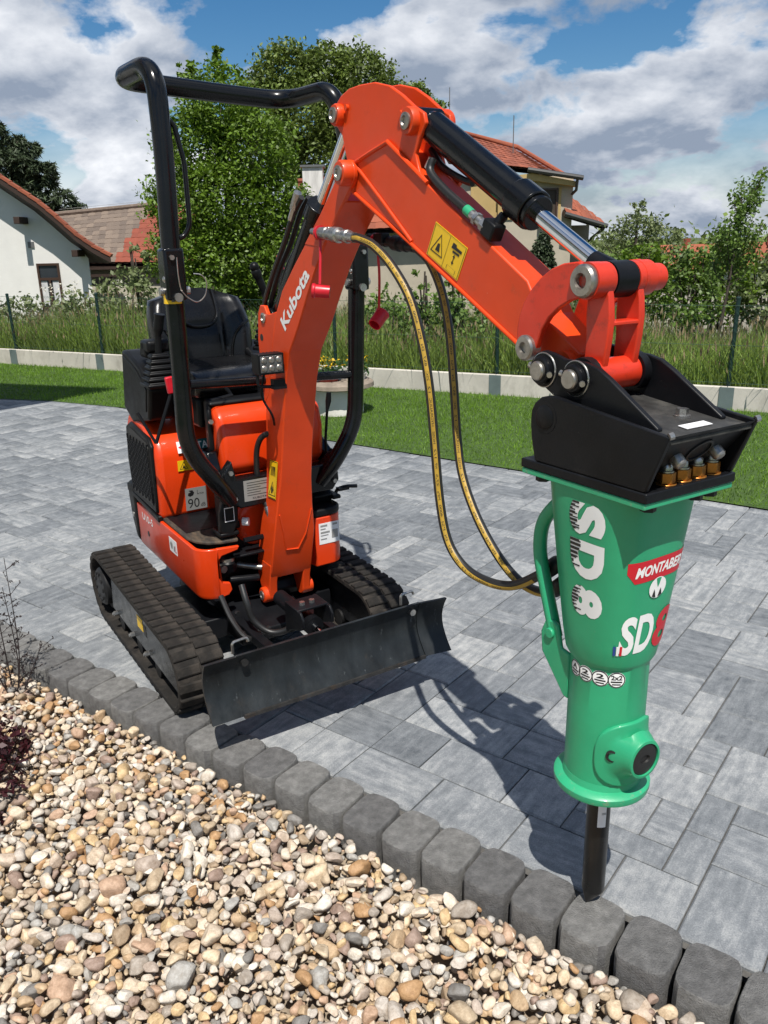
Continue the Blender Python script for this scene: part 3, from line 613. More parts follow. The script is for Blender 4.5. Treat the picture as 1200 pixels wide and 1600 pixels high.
# left front box (counterpart of the skirt on the far side)
mb = MB(); o2 = []
for i in range(9): a = pi / 2 - pi / 2 * i / 8; o2.append((.265 - .07 + .07 * cos(a), Y1 + .005 - .07 + .07 * sin(a)))
mb.prism([(-.545, .235), (-.545, Y1 + .005)] + o2 + [(.265, .245), (.20, .235)], .335, .552, 'z'); lb = obj('left_skirt', mb, ORANGE, EX, bevel=.006)
mb = MB(); mb.prism([(-.3, .235), (-.3, Y1 + .008)] + [(x + .002, y + .002) for x, y in o2] + [(.267, .240), (.20, .232)], .5525, .585, 'z'); obj('left_platform', mb, PLASTIC, EX, bevel=.008)
mb = MB(); quad_plate(mb, (.2655, .262, .432), (0, .096, 0), (0, 0, .092), .001); wl = obj('white_label', mb, WHITE_ST, EX)
mb = MB(); P0 = (.2675, .262, .432); ux, uy = (0, .096, 0), (0, 0, .092)
for (a, c_, w_, h_) in ((.07, .84, .34, .08), (.68, .84, .22, .09), (.07, .70, .25, .05), (.07, .52, .45, .08), (.07, .40, .38, .04), (.07, .22, .30, .05), (.62, .22, .30, .40)):
    poly_on(mb, P0, ux, uy, [(a, c_), (a + w_, c_), (a + w_, c_ + h_), (a, c_ + h_)], 0)
obj('label_print', mb, GREY_ST, wl)
mb = MB(); mb.prism([(.02, .585), (.18, .585), (.20, .62), (.16, .64), (.02, .66)], .28, .375); mb.box2((.10, .36, .60), (.22, .40, .618)); obj('foot_pedal', mb, PLASTIC, EX, bevel=.006)
mb = MB(); mb.tube(fillet([(.16, .40, .585), (.16, .41, .625), (.19, .445, .64), (.20, .49, .635)], .02), .008, 8); mb.box((.18, .43, .63), (.03, .05, .012)); obj('lock_hook', mb, DARKSTEEL, EX)
# platform mat
mb = MB(); pm = [(-.195, -.250), (.10, -.252), (.165, -.235), (.21, -.20), (.232, -.15), (.238, -.085), (.13, -.065), (.0, -.03), (-.195, -.03)]
mb.prism(pm, .5125, .528, 'z'); fm = obj('floor_mat', mb, MATM, EX, bevel=.005)
mb = MB(); mb.tube([(.235, -.06, .512), (.235, .16, .512)], .011, 6); obj('front_sill', mb, BLACKM, EX)
# lower orange cover behind boom foot
mb = MB(); mb.prism([(-.06, .50), (-.062, .60), (-.02, .655), (.27, .655), (.27, .47), (.0, .45)], .06, .175, 'x'); obj('lower_cover', mb, ORANGE, EX, bevel=.035, seg=5)
# --- engine hood
mb = MB(); prof = [(-.585, .515), (-.188, .515), (-.172, .65), (-.165, .79), (-.185, .845), (-.235, .885), (-.34, .925), (-.53, .945), (-.60, .86)]
mb.prism(prof, Y0 + .004, Y1 - .01); hd = obj('engine_hood', mb, ORANGE, EX, bevel=.028, seg=4, ang=50)
mb = MB(); mb.prism([(-.552, .562), (-.212, .545), (-.205, .60), (-.196, .84), (-.235, .875), (-.47, .905), (-.545, .875), (-.575, .72)], Y0 - .008, Y0 + .012); gr = obj('side_grille', mb, PLASTIC, EX, bevel=.007)
mb = MB(); mb.prism([(-.530, .585), (-.238, .575), (-.226, .83), (-.25, .852), (-.47, .88), (-.525, .855), (-.547, .72)], Y0 - .011, Y0 - .004); gp = obj('grille_panel', mb, BLACK_PR, gr)
slot = bpy.data.meshes.new('grille_slot'); _b = MB(); _b.box((0, 0, 0), (.0085, .006, .022)); slot.from_pydata(_b.v, [], _b.f); slot.materials.append(BLACKM)
for i in range(13):
    for k in range(10):
        x = -.520 + .0235 * i; z = .598 + .0262 * k + (.013 if i % 2 else 0)
        if z > .865 - .1 * max(0, x + .33) - (.0 if x > -.5 else .03) or z > .84: continue
        o = bpy.data.objects.new('grille_slot', slot); COL.objects.link(o); o.parent = gr; o.location = (x, Y0 - .0125, z); o.rotation_euler = (0, .0, 0)
def plane_label(P0, ux, uy, name, m, lab=None):
    q = MB(); quad_plate(q, P0, ux, uy, .0008); return obj(name, q, m, EX, label=lab)
def front_hood(y, z): return (-.1705 + (z - .65) * .055, y, z)
P0 = V(*front_hood(-.150, .545)) + V(.002, 0, 0); ux = V(0, .095, 0); uy = V(.0055, 0, .100)
pl = plane_label(P0, ux, uy, 'noise_label', GREY_ST); mb = MB(); n = V(.0012, 0, 0)
text_on(mb, '90', P0 + n + ux * .10 + uy * .10, ux * .54, uy * .42); text_on(mb, 'dB', P0 + n + ux * .70 + uy * .10, ux * .22, uy * .17); text_on(mb, 'L', P0 + n + ux * .56 + uy * .68, ux * .08, uy * .20); text_on(mb, 'WA', P0 + n + ux * .66 + uy * .66, ux * .22, uy * .09)
obj('label_print', mb, BLACK_PR, pl)
mb = MB(); poly_on(mb, P0 + n, ux, uy, [(.12, .68), (.22, .62), (.36, .66), (.42, .78), (.34, .90), (.16, .90), (.26, .82), (.14, .78)], 0); obj('label_symbol', mb, DARKSTEEL, pl)
P0 = V(*front_hood(-.172, .728)) + V(.002, 0, 0); ux = V(0, .098, 0); uy = V(.0025, 0, .046); pl = plane_label(P0, ux, uy, 'warning_sticker', YEL_ST)
mb = MB()
for k in (0, 1): frame_on(mb, P0 + n, ux, uy, [(.08 + .5 * k, .15), (.46 + .5 * k, .15), (.27 + .5 * k, .88)], .2, 0); poly_on(mb, P0 + n, ux, uy, [(.2 + .5 * k, .25), (.34 + .5 * k, .25), (.27 + .5 * k, .6)], 0)
obj('warning_symbol', mb, BLACK_PR, pl)
P0 = V(-.160, -.165, .806); ux = V(0, .165, 0); uy = V(-.018, 0, .046); pl = plane_label(P0, ux, uy, 'company_label', TEAL_ST); mb = MB(); n = V(.0016, 0, .0005)
text_on(mb, 'STAV', P0 + n + ux * .42 + uy * .2, ux * .54, uy * .62, bold=.02); obj('label_print', mb, WHITE_P, pl)
mb = MB(); poly_on(mb, P0 + n, ux, uy, [(0, 0), (.36, 0), (.30, 1), (0, 1)], 0); obj('label_field', mb, WHITE_P, pl)
mb = MB(); poly_on(mb, P0 + n * 1.3, ux, uy, [(.02, .5), (.20, .12), (.30, .6), (.22, .85)], 0); obj('label_symbol', mb, RED_PR, pl)
# fuel tank cover at the front
mb = MB(); mb.prism([(.09, .775), (.165, .765), (.205, .80), (.210, .93), (.185, 1.012), (.14, 1.04), (.09, 1.045)], -.112, .338); tk = obj('front_cover', mb, ORANGE, EX, bevel=.04, seg=6, ang=60)
mb = MB(); mb.prism([(.06, .79), (.06, 1.055), (.08, 1.066), (.13, 1.060), (.135, 1.045), (.09, 1.04), (.09, .79)], -.116, .342); obj('cover_trim', mb, PLASTIC, EX, bevel=.012, seg=3)
mb = MB(); mb.prism([(.08, .755), (.17, .755), (.185, .772), (.08, .772)], -.10, .325); obj('cover_ledge', mb, ORANGE, EX, bevel=.006)
# cross plate carrying the roll bar
mb = MB(); mb.prism([(-.095, .850), (-.080, .775), (.30, .775), (.36, .83), (.37, .70), (.34, .66), (-.07, .655), (-.13, .70), (-.135, .80)], .215, .262, 'x'); cp = obj('cross_plate', mb, BLACKP, EX, bevel=.006)
mb = MB(); quad_plate(mb, (.2622, -.055, .680), (0, .128, 0), (0, 0, .084), .0012); pl = obj('data_plate', mb, GREY_ST, cp)
mb = MB()
for k in range(6): w_ = .8 if k not in (2, 4) else .45; poly_on(mb, (.2638, -.055, .680), (0, .128, 0), (0, 0, .084), [(.1, .86 - .12 * k), (.1 + w_, .86 - .12 * k), (.1 + w_, .89 - .12 * k), (.1, .89 - .12 * k)], 0)
text_on(mb, 'KUBOTA', (.2638, -.02, .686), (0, .06, 0), (0, 0, .008), bold=.02); obj('plate_print', mb, BLACK_PR, pl)
mb = MB(); mb.prism([(-.155, .56), (-.10, .545), (-.075, .60), (-.07, .72), (-.125, .72), (-.150, .64)], .205, .235, 'x'); mb.prism([(.14, .532), (.235, .540), (.235, .558), (.14, .560)], -.155, -.075); mb.box2((.17, -.085, .555), (.20, -.055, .585)); obj('base_bracket', mb, PLASTIC, EX, bevel=.006)
mb = MB(); frame_on(mb, (.2365, -.135, .60), (0, .045, 0), (0, 0, .065), [(.05, .05), (.95, .05), (.95, .95), (.05, .95)], .12, 0); mb.cyl((.2, -.045, .58), (.215, -.025, .58), .017, seg=16); obj('bracket_label', mb, WHITE_P, EX)
mb = MB()
for (x, y, z) in ((.262, -.105, .805), (.262, -.095, .70), (.247, -.150, .735), (.247, -.125, .722), (.247, -.098, .728), (.247, -.115, .705), (.262, .33, .74), (.262, .345, .70), (.15, -.125, .99), (.15, -.125, .84), (.16, -.125, .82)): mb.cyl((x, y, z), (x + .012, y, z), .0095, seg=6)
obj('cover_bolt', mb, STEEL, EX)
mb = MB(); mb.tube(fillet([(.13, -.118, .80), (.13, -.121, 1.02), (.10, -.11, 1.055), (.08, 0, 1.066)], .03), .011, 10); obj('trim_pipe', mb, PLASTIC, EX)
mb = MB(); mb.prism([(.08, .76), (.22, .76), (.22, .80), (.18, .88), (.10, .88)], -.165, -.12); mb.prism([(.05, .66), (.21, .66), (.21, .80), (.10, .86), (.05, .84)], .338, .385); obj('rollbar_foot', mb, BLACKP, EX, bevel=.008)
# --- roll bar
RB = .0325
L_ = fillet([(.245, -.105, .690), (.285, -.165, .775), (.300, -.278, .935), (.300, -.272, 1.20), (.300, -.269, 1.50), (.300, -.256, 1.92), (.292, -.258, 2.195), (.005, -.292, 2.185), (.010, -.13, 2.176), (.000, .10, 2.166), (.000, .345, 2.157), (.285, .395, 2.163), (.300, .440, 2.00), (.300, .462, 1.54), (.300, .443, 1.10), (.300, .432, .935), (.285, .345, .79), (.245, .285, .70)], [0, .06, .12, .1, .1, .1, .115, .085, .1, .1, .11, .09, .1, .1, .1, .13, .06, 0], 8)
mb = MB(); mb.tube(L_, RB, 18); rb = obj('roll_bar', mb, BLACKP, EX, ang=60)
mb = MB(); mb.tube([(.295, -.275, 1.165), (.300, .443, 1.135)], .0165, 14); obj('front_rail', mb, BLACKP, EX)
mb = MB(); mb.tube(fillet([(.300, -.238, 2.03), (.300, -.214, 2.015), (.300, -.190, 1.90), (.300, -.190, 1.70), (.300, -.215, 1.665), (.300, -.24, 1.66)], .02), .0085, 10); mb.tube(fillet([(.300, .445, 2.0), (.300, .50, 1.99), (.300, .515, 1.88), (.300, .515, 1.70), (.300, .49, 1.665), (.300, .455, 1.66)], .02), .0085, 10); obj('grab_handle', mb, BLACKP, EX)
for y, s in ((-.268, 1), (.462, -1)):
    mb = MB(); mb.box2((.262, y - .036, 1.46), (.338, y + .036, 1.63)); hg = obj('roll_bar_hinge', mb, BLACKP, EX, bevel=.01, seg=3)
    mb = MB(); mb.cyl((.30, y - .05, 1.49), (.30, y + .055, 1.49), .014, seg=12); mb.ball((.318, y - .03, 1.53), .012); mb.cyl((.335, y - s * .01, 1.60), (.347, y - s * .01, 1.60), .009, seg=6); mb.cyl((.335, y, 1.47), (.35, y, 1.47), .015, seg=10); obj('hinge_pin', mb, STEEL, hg)
mb = MB(); mb.tube(smooth_path([(.345, -.262, 1.60), (.345, -.262, 1.53), (.34, -.250, 1.485), (.335, -.205, 1.452), (.33, -.170, 1.470), (.33, -.160, 1.515), (.325, -.175, 1.540), (.32, -.20, 1.545)], 8), .0022, 6); obj('pin_cable', mb, STEEL, EX)
mb = MB(); mb.cyl((.30, -.272, 1.449), (.30, -.272, 1.481), RB + .0015, seg=18, cap=False); yt = obj('yellow_tag', mb, YEL_ST, EX)
mb = MB(); mb.box((.334, -.272 + -.012, 1.465), (.004, .012, .018)); obj('tag_print', mb, BLACK_PR, yt)
# --- seat and consoles
SY = .080
def seat_back():
    n = 25; rows = 17; g = []
    def half(s):       # half width along height
        return .230 * (1 - .20 * max(0, (s - .45) / .55) ** 2.2) * (1 - .06 * (1 - s))
    V_, F_ = [], []
    for j in range(rows):
        s = j / (rows - 1); hw = half(s) * (1 if s < .93 else max(.55, 1 - ((s - .93) / .07) ** 2 * .38))
        for i in range(n):
            u = -1 + 2 * i / (n - 1); bol = .085 * max(0, abs(u) - .52) ** 1.2 * 2.0 * (1 - .75 * max(0, (s - .55) / .45)) * (1 if s < .9 else .7)
            edge = -.045 * max(0, abs(u) - .86) / .14 * 1.0
            groove = -.016 * math.exp(-((abs(u) - (.55 - .10 * s)) / .045) ** 2) * (s < .98) - .016 * math.exp(-((s - (.62 - .10 * (1 - u * u) + .06)) / .03) ** 2) * (abs(u) < .5)
            x = -.40 - .075 * s + bol + edge + groove + .02 * sin(pi * s); V_.append((x, SY + u * hw, 1.085 + .375 * s - .02 * (u * u) * (s > .9)))
    for j in range(rows - 1):
        for i in range(n - 1): a = j * n + i; F_.append((a, a + 1, a + n + 1, a + n))
    o = len(V_)
    for j in range(rows):
        s = j / (rows - 1); 
        for i in range(n): x, y, z = V_[j * n + i]; V_.append((-.50 - .06 * s, SY + (y - SY) * .93, z - .004 * (s > .9)))
    for j in range(rows - 1):
        for i in range(n - 1): a = o + j * n + i; F_.append((a + 1, a, a + n, a + n + 1))
    bd = [j * n for j in range(rows)], [j * n + n - 1 for j in range(rows)]
    for j in range(rows - 1): F_.append((j * n, (j + 1) * n, o + (j + 1) * n, o + j * n)); F_.append(((j + 1) * n + n - 1, j * n + n - 1, o + j * n + n - 1, o + (j + 1) * n + n - 1))
    for i in range(n - 1): t = (rows - 1) * n; F_.append((t + i, t + i + 1, o + t + i + 1, o + t + i))
    return MB().add(V_, F_)
st = obj('seat', seat_back(), LEATHER, EX, ang=70)
def seat_pt(u, s):
    hw = .230 * (1 - .20 * max(0, (s - .45) / .55) ** 2.2) * (1 - .06 * (1 - s)); bol = .085 * max(0, abs(u) - .52) ** 1.2 * 2.0 * (1 - .75 * max(0, (s - .55) / .45))
    return (-.40 - .075 * s + bol + .02 * sin(pi * s) - .045 * max(0, abs(u) - .86) / .14 + .002, SY + u * hw, 1.085 + .375 * s)
for path in ([(.42, .97), (.40, .80), (.36, .66), (.22, .58), (0, .56), (-.22, .58), (-.36, .66), (-.40, .80), (-.42, .97)], [(.96, .60), (.80, .56), (.66, .45), (.58, .28), (.56, .08)], [(-.96, .60), (-.80, .56), (-.66, .45), (-.58, .28), (-.56, .08)]):
    mb = MB(); mb.tube(smooth_path([seat_pt(*q) for q in path], 6), .0065, 8); obj('seat_highlight_tube', mb, LEATHER, st)  # tubes added to give the bright highlight lines along the bolsters
mb = MB(); mb.prism([(-.43, 1.07), (-.38, 1.165), (-.20, 1.150), (-.03, 1.160), (.03, 1.135), (.045, 1.09), (.02, 1.06), (-.40, 1.03)], SY - .21, SY + .21); obj('seat_cushion', mb, LEATHER, st, bevel=.035, seg=5, ang=70)
mb = MB(); mb.box2((-.40, SY - .19, .93), (-.02, SY + .19, 1.055)); mb.prism([(-.04, .95), (-.01, 1.06), (.02, 1.06), (.0, .95)], SY - .17, SY + .10); obj('seat_base', mb, PLASTIC, EX, bevel=.015)
def console(yo, yi):
    mb = MB(); mb.prism([(-.565, .955), (-.50, 1.215), (-.43, 1.215), (-.27, 1.165), (-.145, 1.088), (-.200, .950), (-.445, .905)], yo, yi); return obj('arm_console', mb, PLASTIC, EX, bevel=.014, seg=3)
ca = console(-.262, -.150); console(.255, .365)
mb = MB(); mb.prism([(-.48, 1.195), (-.30, 1.155), (-.18, 1.085), (-.215, .985), (-.225, .99), (-.20, 1.075), (-.31, 1.14), (-.48, 1.178)], -.266, -.260); obj('console_rib', mb, PLASTIC, ca, bevel=.003)
mb = MB(); mb.box2((-.30, -.235, 1.225), (-.20, -.135, 1.275)); mb.prism([(-.33, 1.20), (-.30, 1.275), (-.24, 1.275), (-.24, 1.20)], -.235, -.205); obj('arm_rest', mb, PLASTIC, EX, bevel=.016, seg=4)
mb = MB()
for k in range(6): w_ = .075 - .0075 * k; mb.box2((-.20 - w_ * .6, -.195 - w_, 1.095 + .022 * k), (-.20 + w_ * 1.0, -.195 + w_, 1.095 + .022 * k + .014)); mb.box2((-.20 - w_ * .5, -.195 - w_ * .9, 1.09 + .022 * k), (-.20 + w_ * .9, -.195 + w_ * .9, 1.095 + .022 * k + .02))
obj('lever_bellows', mb, PLASTIC, EX, bevel=.005)
mb = MB(); mb.tube(smooth_path([(-.19, -.195, 1.22), (-.185, -.190, 1.30), (-.17, -.18, 1.38)], 5), [.014] * 6 + [.02] * 4 + [.022], 12); obj('joystick', mb, PLASTIC, EX)
mb = MB()
for k in range(6): w_ = .062 - .006 * k; mb.lathe((-.2, .290, 1.20 + .024 * k), (0, 0, 1), [(w_, 0), (w_, .012), (w_ - .012, .02)], 14)
obj('lever_bellows', mb, PLASTIC, EX)
mb = MB(); mb.tube(smooth_path([(-.2, .297, 1.33), (-.2, .292, 1.44), (-.2, .272, 1.50), (-.2, .257, 1.535)], 5), [.010] * 6 + [.016] * 5 + [.021] * 4 + [.016], 12); mb.ball((-.2, .256, 1.545), .021); obj('joystick', mb, PLASTIC, EX)
mb = MB(); mb.tube([(-.21, .33, 1.25), (-.2, .383, 1.535)], .006, 8); lv = obj('lock_lever', mb, DARKSTEEL, EX); mb = MB(); mb.tube([(-.2, .382, 1.53), (-.2, .374, 1.59)], .0135, 10); obj('lever_grip', mb, RED_PL, lv, bevel=.003)
mb = MB(); mb.tube([(.0, -.218, 1.095), (.0, -.232, 1.062), (.0, -.300, .900)], .0075, 8); mb.tube([(.0, -.300, .90), (-.05, -.345, 1.02)], .006, 8); ll = obj('lock_lever', mb, BLACKM, EX); mb = MB(); mb.box((.0, -.220, 1.122), (.020, .032, .066), Matrix.Rotation(.12, 3, 'X')); obj('lever_grip', mb, RED_PL, ll, bevel=.005, seg=3)
for y0_, y1_, z1 in ((.006, -.006, 1.10), (.131, .124, 1.16)):
    mb = MB(); mb.tube(fillet([(.05, y0_, 1.03), (.05, y0_ + .002, z1 - .03), (.04, y1_ - .01, z1)], .02), .0085, 8); obj('travel_lever', mb, BLACKM, EX)
mb = MB(); mb.tube([(.20, .347, .66), (.20, .347, .86), (.20, .362, 1.0)], .006, 8); tv = obj('swing_lever', mb, BLACKM, EX); mb = MB(); mb.tube([(.20, .361, .985), (.20, .368, 1.02), (.20, .372, 1.055)], [.007, .0125, .010], 12); obj('lever_grip', mb, PLASTIC, tv)
# --- swing post
mb = MB(); mb.cyl((.10, YB, .30), (.10, YB, .50), .055, seg=24); mb.prism([(.03, .20), (.03, .30), (.19, .29), (.21, .25), (.19, .21)], YB - .075, YB + .075); mb.prism([(.0, .42), (.0, .50), (.20, .49), (.16, .43)], YB - .06, YB + .06); obj('swing_bracket', mb, BLACKM, EX, bevel=.008)
mb = MB(); mb.cyl((-.10, -.17, .395), (.14, -.115, .39), .026, seg=18); mb.lathe((.165, -.11, .375), (0, 0, 1), [(.036, 0), (.036, .035), (.03, .042)], 18); sc = obj('swing_cylinder', mb, BLACKM, EX)
mb = MB(); mb.cyl((.165, -.11, .416), (.165, -.11, .430), .030, seg=16); mb.cyl((.13, -.10, .39), (.21, .02, .37), .013, seg=12); mb.cyl((.185, -.155, .40), (.215, -.145, .40), .016, seg=12); obj('swing_pin', mb, PIN, sc)
mb = MB(); mb.prism([(.02, .44), (.24, .445), (.24, .455), (.02, .46)], -.10, .05); mb.tube([(.20, -.12, .345), (.22, .0, .335)], .015, 8); obj('swing_link', mb, BLACKM, EX, bevel=.003)
# --- boom
HW = .065
STN = [  # rear (x,z), front (x,z), half width
    ((.160, .350), (.280, .338), .093),    ((.164, .395), (.299, .380), .092), ((.215, .548), (.346, .545), .090), ((.240, .660), (.362, .655), .078), ((.260, .775), (.386, .770), .068),
    ((.268, .885), (.411, .890), HW), ((.292, 1.062), (.452, 1.065), HW), ((.314, 1.162), (.477, 1.165), HW), ((.354, 1.272), (.524, 1.277), HW), ((.413, 1.379), (.606, 1.372), HW),
    ((.490, 1.481), (.684, 1.478), HW), ((.595, 1.567), (.753, 1.565), HW), ((.686, 1.636), (.823, 1.640), HW), ((.797, 1.719), (.885, 1.702), HW), ((.880, 1.788), (.945, 1.748), .064)]
mb = MB(); mb.rings([[(a[0], YB - h, a[1]), (f[0], YB - h, f[1]), (f[0], YB + h, f[1]), (a[0], YB + h, a[1])] for a, f, h in STN]); bm_ = obj('boom', mb, ORANGE2, EX, bevel=.005, ang=14)
for s in (-1, 1):
    mb = MB(); cx, cz, r = .972, 1.822, .036
    arc = [(cx + r * cos(a), cz + r * sin(a)) for a in [radians(150 - 20 * k) for k in range(11)]]
    ya, yb = (YB - .0665, YB - .0515) if s < 0 else (YB + .0515, YB + .0665)
    mb.prism([(.68, 1.632), (.797, 1.7205), (.89, 1.80)] + arc + [(.950, 1.755), (.886, 1.702), (.80, 1.62)], ya, yb); lg = obj('boom_lug', mb, ORANGE2, bm_, bevel=.003)
    mb = MB(); yo = ya - .018 if s < 0 else yb + .018
    mb.lathe((cx, (ya + yb) / 2, cz), (0, s, 0), [(.035, 0), (.035, .030), (.031, .0375), (.020, .0375)], 24); obj('pin_boss', mb, ORANGE2, bm_)
    mb = MB(); mb.lathe((cx, (ya + yb) / 2 + s * .0362, cz), (0, s, 0), [(.021, 0), (.021, .006), (.012, .008), (.010, .003), (.0, .003)], 20); obj('pin', mb, PIN, bm_)
    # foot legs
    ya, yb = (YB - .0935, YB - .058) if s < 0 else (YB + .058, YB + .0935)
    rx, rz = .236, .258; arc = [(rx + .033 * cos(a), rz + .033 * sin(a)) for a in [radians(200 + 16 * k) for k in range(11)]]
    mb = MB(); mb.prism([(.166, .405), (.165, .32)] + arc + [(.276, .32), (.302, .405)], ya, yb); obj('boom_foot', mb, ORANGE2, bm_, bevel=.004)
    mb = MB(); mb.lathe((rx, YB + s * .075, rz), (0, s, 0), [(.033, 0), (.033, .034), (.028, .038)], 22); obj('pin_boss', mb, ORANGE2, bm_)
    mb = MB(); mb.lathe((rx, YB + s * .112, rz), (0, s, 0), [(.02, 0), (.02, .004), (.011, .006), (.008, .001), (0, .001)], 18); obj('pin', mb, PIN, bm_)
# weld outline on the front of the foot
def fr_pt(t, w):      # point on the front face: height t, lateral w
    for (a, f, h), (a2, f2, h2) in zip(STN, STN[1:]):
        if f[1] <= t <= f2[1]: k = (t - f[1]) / (f2[1] - f[1]); return (f[0] + (f2[0] - f[0]) * k + .002, YB + w, t)
mb = MB(); mb.tube([fr_pt(z, w) for z, w in ((.632, -.068), (.56, -.052), (.47, -.034), (.465, .022), (.53, .05), (.60, .064), (.632, .07))], .0032, 6); obj('weld_seam', mb, ORANGE2, bm_)
# bracket for the arm cylinder on the rear of the boom
mb = MB()
for ya in (YB - .066, YB + .050): mb.prism([(.285, 1.06), (.272, 1.20), (.264, 1.30), (.280, 1.395), (.302, 1.425), (.337, 1.425), (.357, 1.398), (.385, 1.398), (.44, 1.41), (.375, 1.25), (.33, 1.10)], ya, ya + .016)
bk = obj('cylinder_bracket', mb, ORANGE2, bm_, bevel=.003)
mb = MB(); mb.lathe((.327, YB - .064, 1.381), (0, -1, 0), [(.019, 0), (.019, .006), (.011, .008), (.009, .003), (0, .003)], 18); obj('pin', mb, PIN, bk)
mb = MB(); mb.lathe((.300, YB - .0645, 1.309), (0, -1, 0), [(.013, 0), (.013, .0022), (0, .0022)], 18); obj('bracket_hole', mb, BLACK_PR, bk)
mb = MB(); ux = V(.205, 0, .190); uy = V(-.036, 0, .0385)
text_on(mb, 'Kubota', V(.503, YB - HW - .0012, 1.345), ux, uy, bold=.028, space=.98); obj('brand_lettering', mb, WHITE_P, bm_)
mb = MB(); P0 = V(.283, YB - .0768, .690); ux = V(.070, 0, .004); uy = V(.024, .0085, .155); quad_plate(mb, P0, ux, uy, .001); ws = obj('warning_sticker', mb, YEL_ST, bm_); n = V(0, -.0016, 0)
mb = MB(); frame_on(mb, P0 + n, ux, uy, [(.08, .08), (.92, .08), (.5, .46)], .16, 0); poly_on(mb, P0 + n, ux, uy, [(.4, .14), (.55, .14), (.66, .24), (.48, .36), (.36, .26)], 0)
for k in range(5): poly_on(mb, P0 + n, ux, uy, [(.22 + .13 * k, .62), (.29 + .13 * k, .60), (.31 + .11 * k, .86), (.25 + .1 * k, .84)], 0)
obj('warning_symbol', mb, BLACK_PR, ws)
mb = MB(); frame_on(mb, P0 + n, ux, uy, [(.02, .01), (.98, .01), (.98, .99), (.02, .99)], .03, 0); obj('sticker_edge', mb, BLACK_PR, ws)
# arm cylinder behind the boom
A_ = V(.901, YB, 1.981); B_ = V(.327, YB, 1.381); d = (A_ - B_).normalized()
mb = MB(); mb.cyl(B_ - d * .01, B_ + d * .50, .036, seg=24); mb.cyl(B_ + d * .46, B_ + d * .512, .044, seg=24); mb.lathe(B_ + V(0, -.045, 0), (0, 1, 0), [(.034, 0), (.034, .09)], 18); ac = obj('arm_cylinder', mb, BLACKP, EX, bevel=.003)
mb = MB(); mb.cyl(B_ + d * .50, A_ - d * .02, .0185, seg=20); mb.lathe(A_ + V(0, -.042, 0), (0, 1, 0), [(.034, 0), (.034, .084)], 18); obj('cylinder_rod', mb, CHROME, ac)
nrm = V(-d.z, 0, d.x)
mb = MB()
for k, yy in enumerate((-.045, -.02, .01, .035)): mb.tube(smooth_path([tuple(B_ + d * t + nrm * o + V(0, yy, 0)) for t, o in ((-.06, .02), (.02, .055), (.16, .062 + .006 * k), (.30, .058), (.42, .062), (.50, .048))], 5), .0095, 8)
obj('boom_hose', mb, HOSE_R, EX)
mb = MB(); mb.tube([tuple(B_ + d * .44 + nrm * .065 + V(0, -.05, 0)), tuple(B_ + d * .50 + nrm * .07 + V(0, -.05, 0))], .014, 8); mb.cyl(B_ + d * .40 + nrm * .06 + V(0, -.05, 0), B_ + d * .44 + nrm * .062 + V(0, -.05, 0), .011, seg=6); obj('hose_fitting', mb, STEEL, EX)
mb = MB(); mb.tube(smooth_path([(.29, .055, .60), (.235, .025, .70), (.232, .02, .84), (.26, .03, .92), (.30, .06, .95)], 6), .0115, 10); obj('boom_hose', mb, HOSE_R, EX)
mb = MB(); mb.cyl((.265, .036, .645), (.298, .048, .565), .0125, seg=8); mb.cyl((.298, .048, .565), (.306, .052, .545), .015, seg=6); obj('hose_fitting', mb, STEEL, EX)
# work lamp
mb = MB(); mb.box((.475, -.012, 1.238), (.05, .098, .072)); 
for k in range(7): mb.box((.442, -.055 + .0143 * k, 1.240), (.022, .005, .066))
wl = obj('work_lamp', mb, PLASTIC, EX, bevel=.004)
mb = MB(); mb.box((.5005, -.012, 1.238), (.004, .084, .058)); lens = obj('lens', mb, GLASS_L, wl, bevel=.002)
mb = MB()
for k in range(3):
    for j in range(2): mb.lathe((.503, -.040 + .028 * k, 1.224 + .028 * j), (1, 0, 0), [(.011, 0), (.009, .0022), (.0045, .0032), (.0, .0036)], 14)
obj('lamp_diode', mb, PIN, lens)
mb = MB(); mb.tube(fillet([(.47, -.055, 1.20), (.47, -.055, 1.16), (.47, .03, 1.15), (.46, .05, 1.15)], .012), .006, 6); mb.box((.46, .03, 1.16), (.03, .05, .035)); mb.tube(smooth_path([(.45, -.02, 1.20), (.44, -.03, 1.12), (.45, .0, 1.05), (.40, .03, 1.0)], 5), .0045, 6); obj('lamp_bracket', mb, BLACKM, EX)
# --- arm
PT = .046
mb = MB()
plate = [(.872, 1.975), (.876, 2.000), (.888, 2.016), (.912, 2.030), (.958, 2.042), (1.015, 2.043), (1.092, 2.038), (1.165, 2.019), (1.222, 1.990), (1.275, 1.957), (1.318, 1.936), (1.326, 1.912), (1.301, 1.880), (1.280, 1.846), (1.297, 1.803), (1.340, 1.770), (1.20, 1.70), (1.0, 1.78), (.955, 1.80), (.935, 1.858), (.925, 1.884), (.912, 1.926), (.884, 1.952)]
for y in (YB - PT, YB + PT - .012): mb.prism(plate, y, y + .012)
am = obj('arm', mb, ORANGE2, EX, bevel=.003)
BW = .0505
mb = MB()      # box section
ST2 = [((.974, 1.771), (.984, 1.851), BW), ((1.160, 1.680), (1.162, 1.885), BW), ((1.267, 1.626), (1.337, 1.773), BW), ((1.695, 1.406), (1.720, 1.547), BW), ((1.745, 1.385), (1.768, 1.476), BW), ((1.800, 1.362), (1.840, 1.430), BW * .85), ((1.852, 1.345), (1.880, 1.400), BW * .7)]
mb.rings([[(a[0], YB - h, a[1]), (f[0], YB - h, f[1]), (f[0], YB + h, f[1]), (a[0], YB + h, a[1])] for a, f, h in ST2]); bx = obj('arm_box', mb, ORANGE2, am, bevel=.004, ang=20)
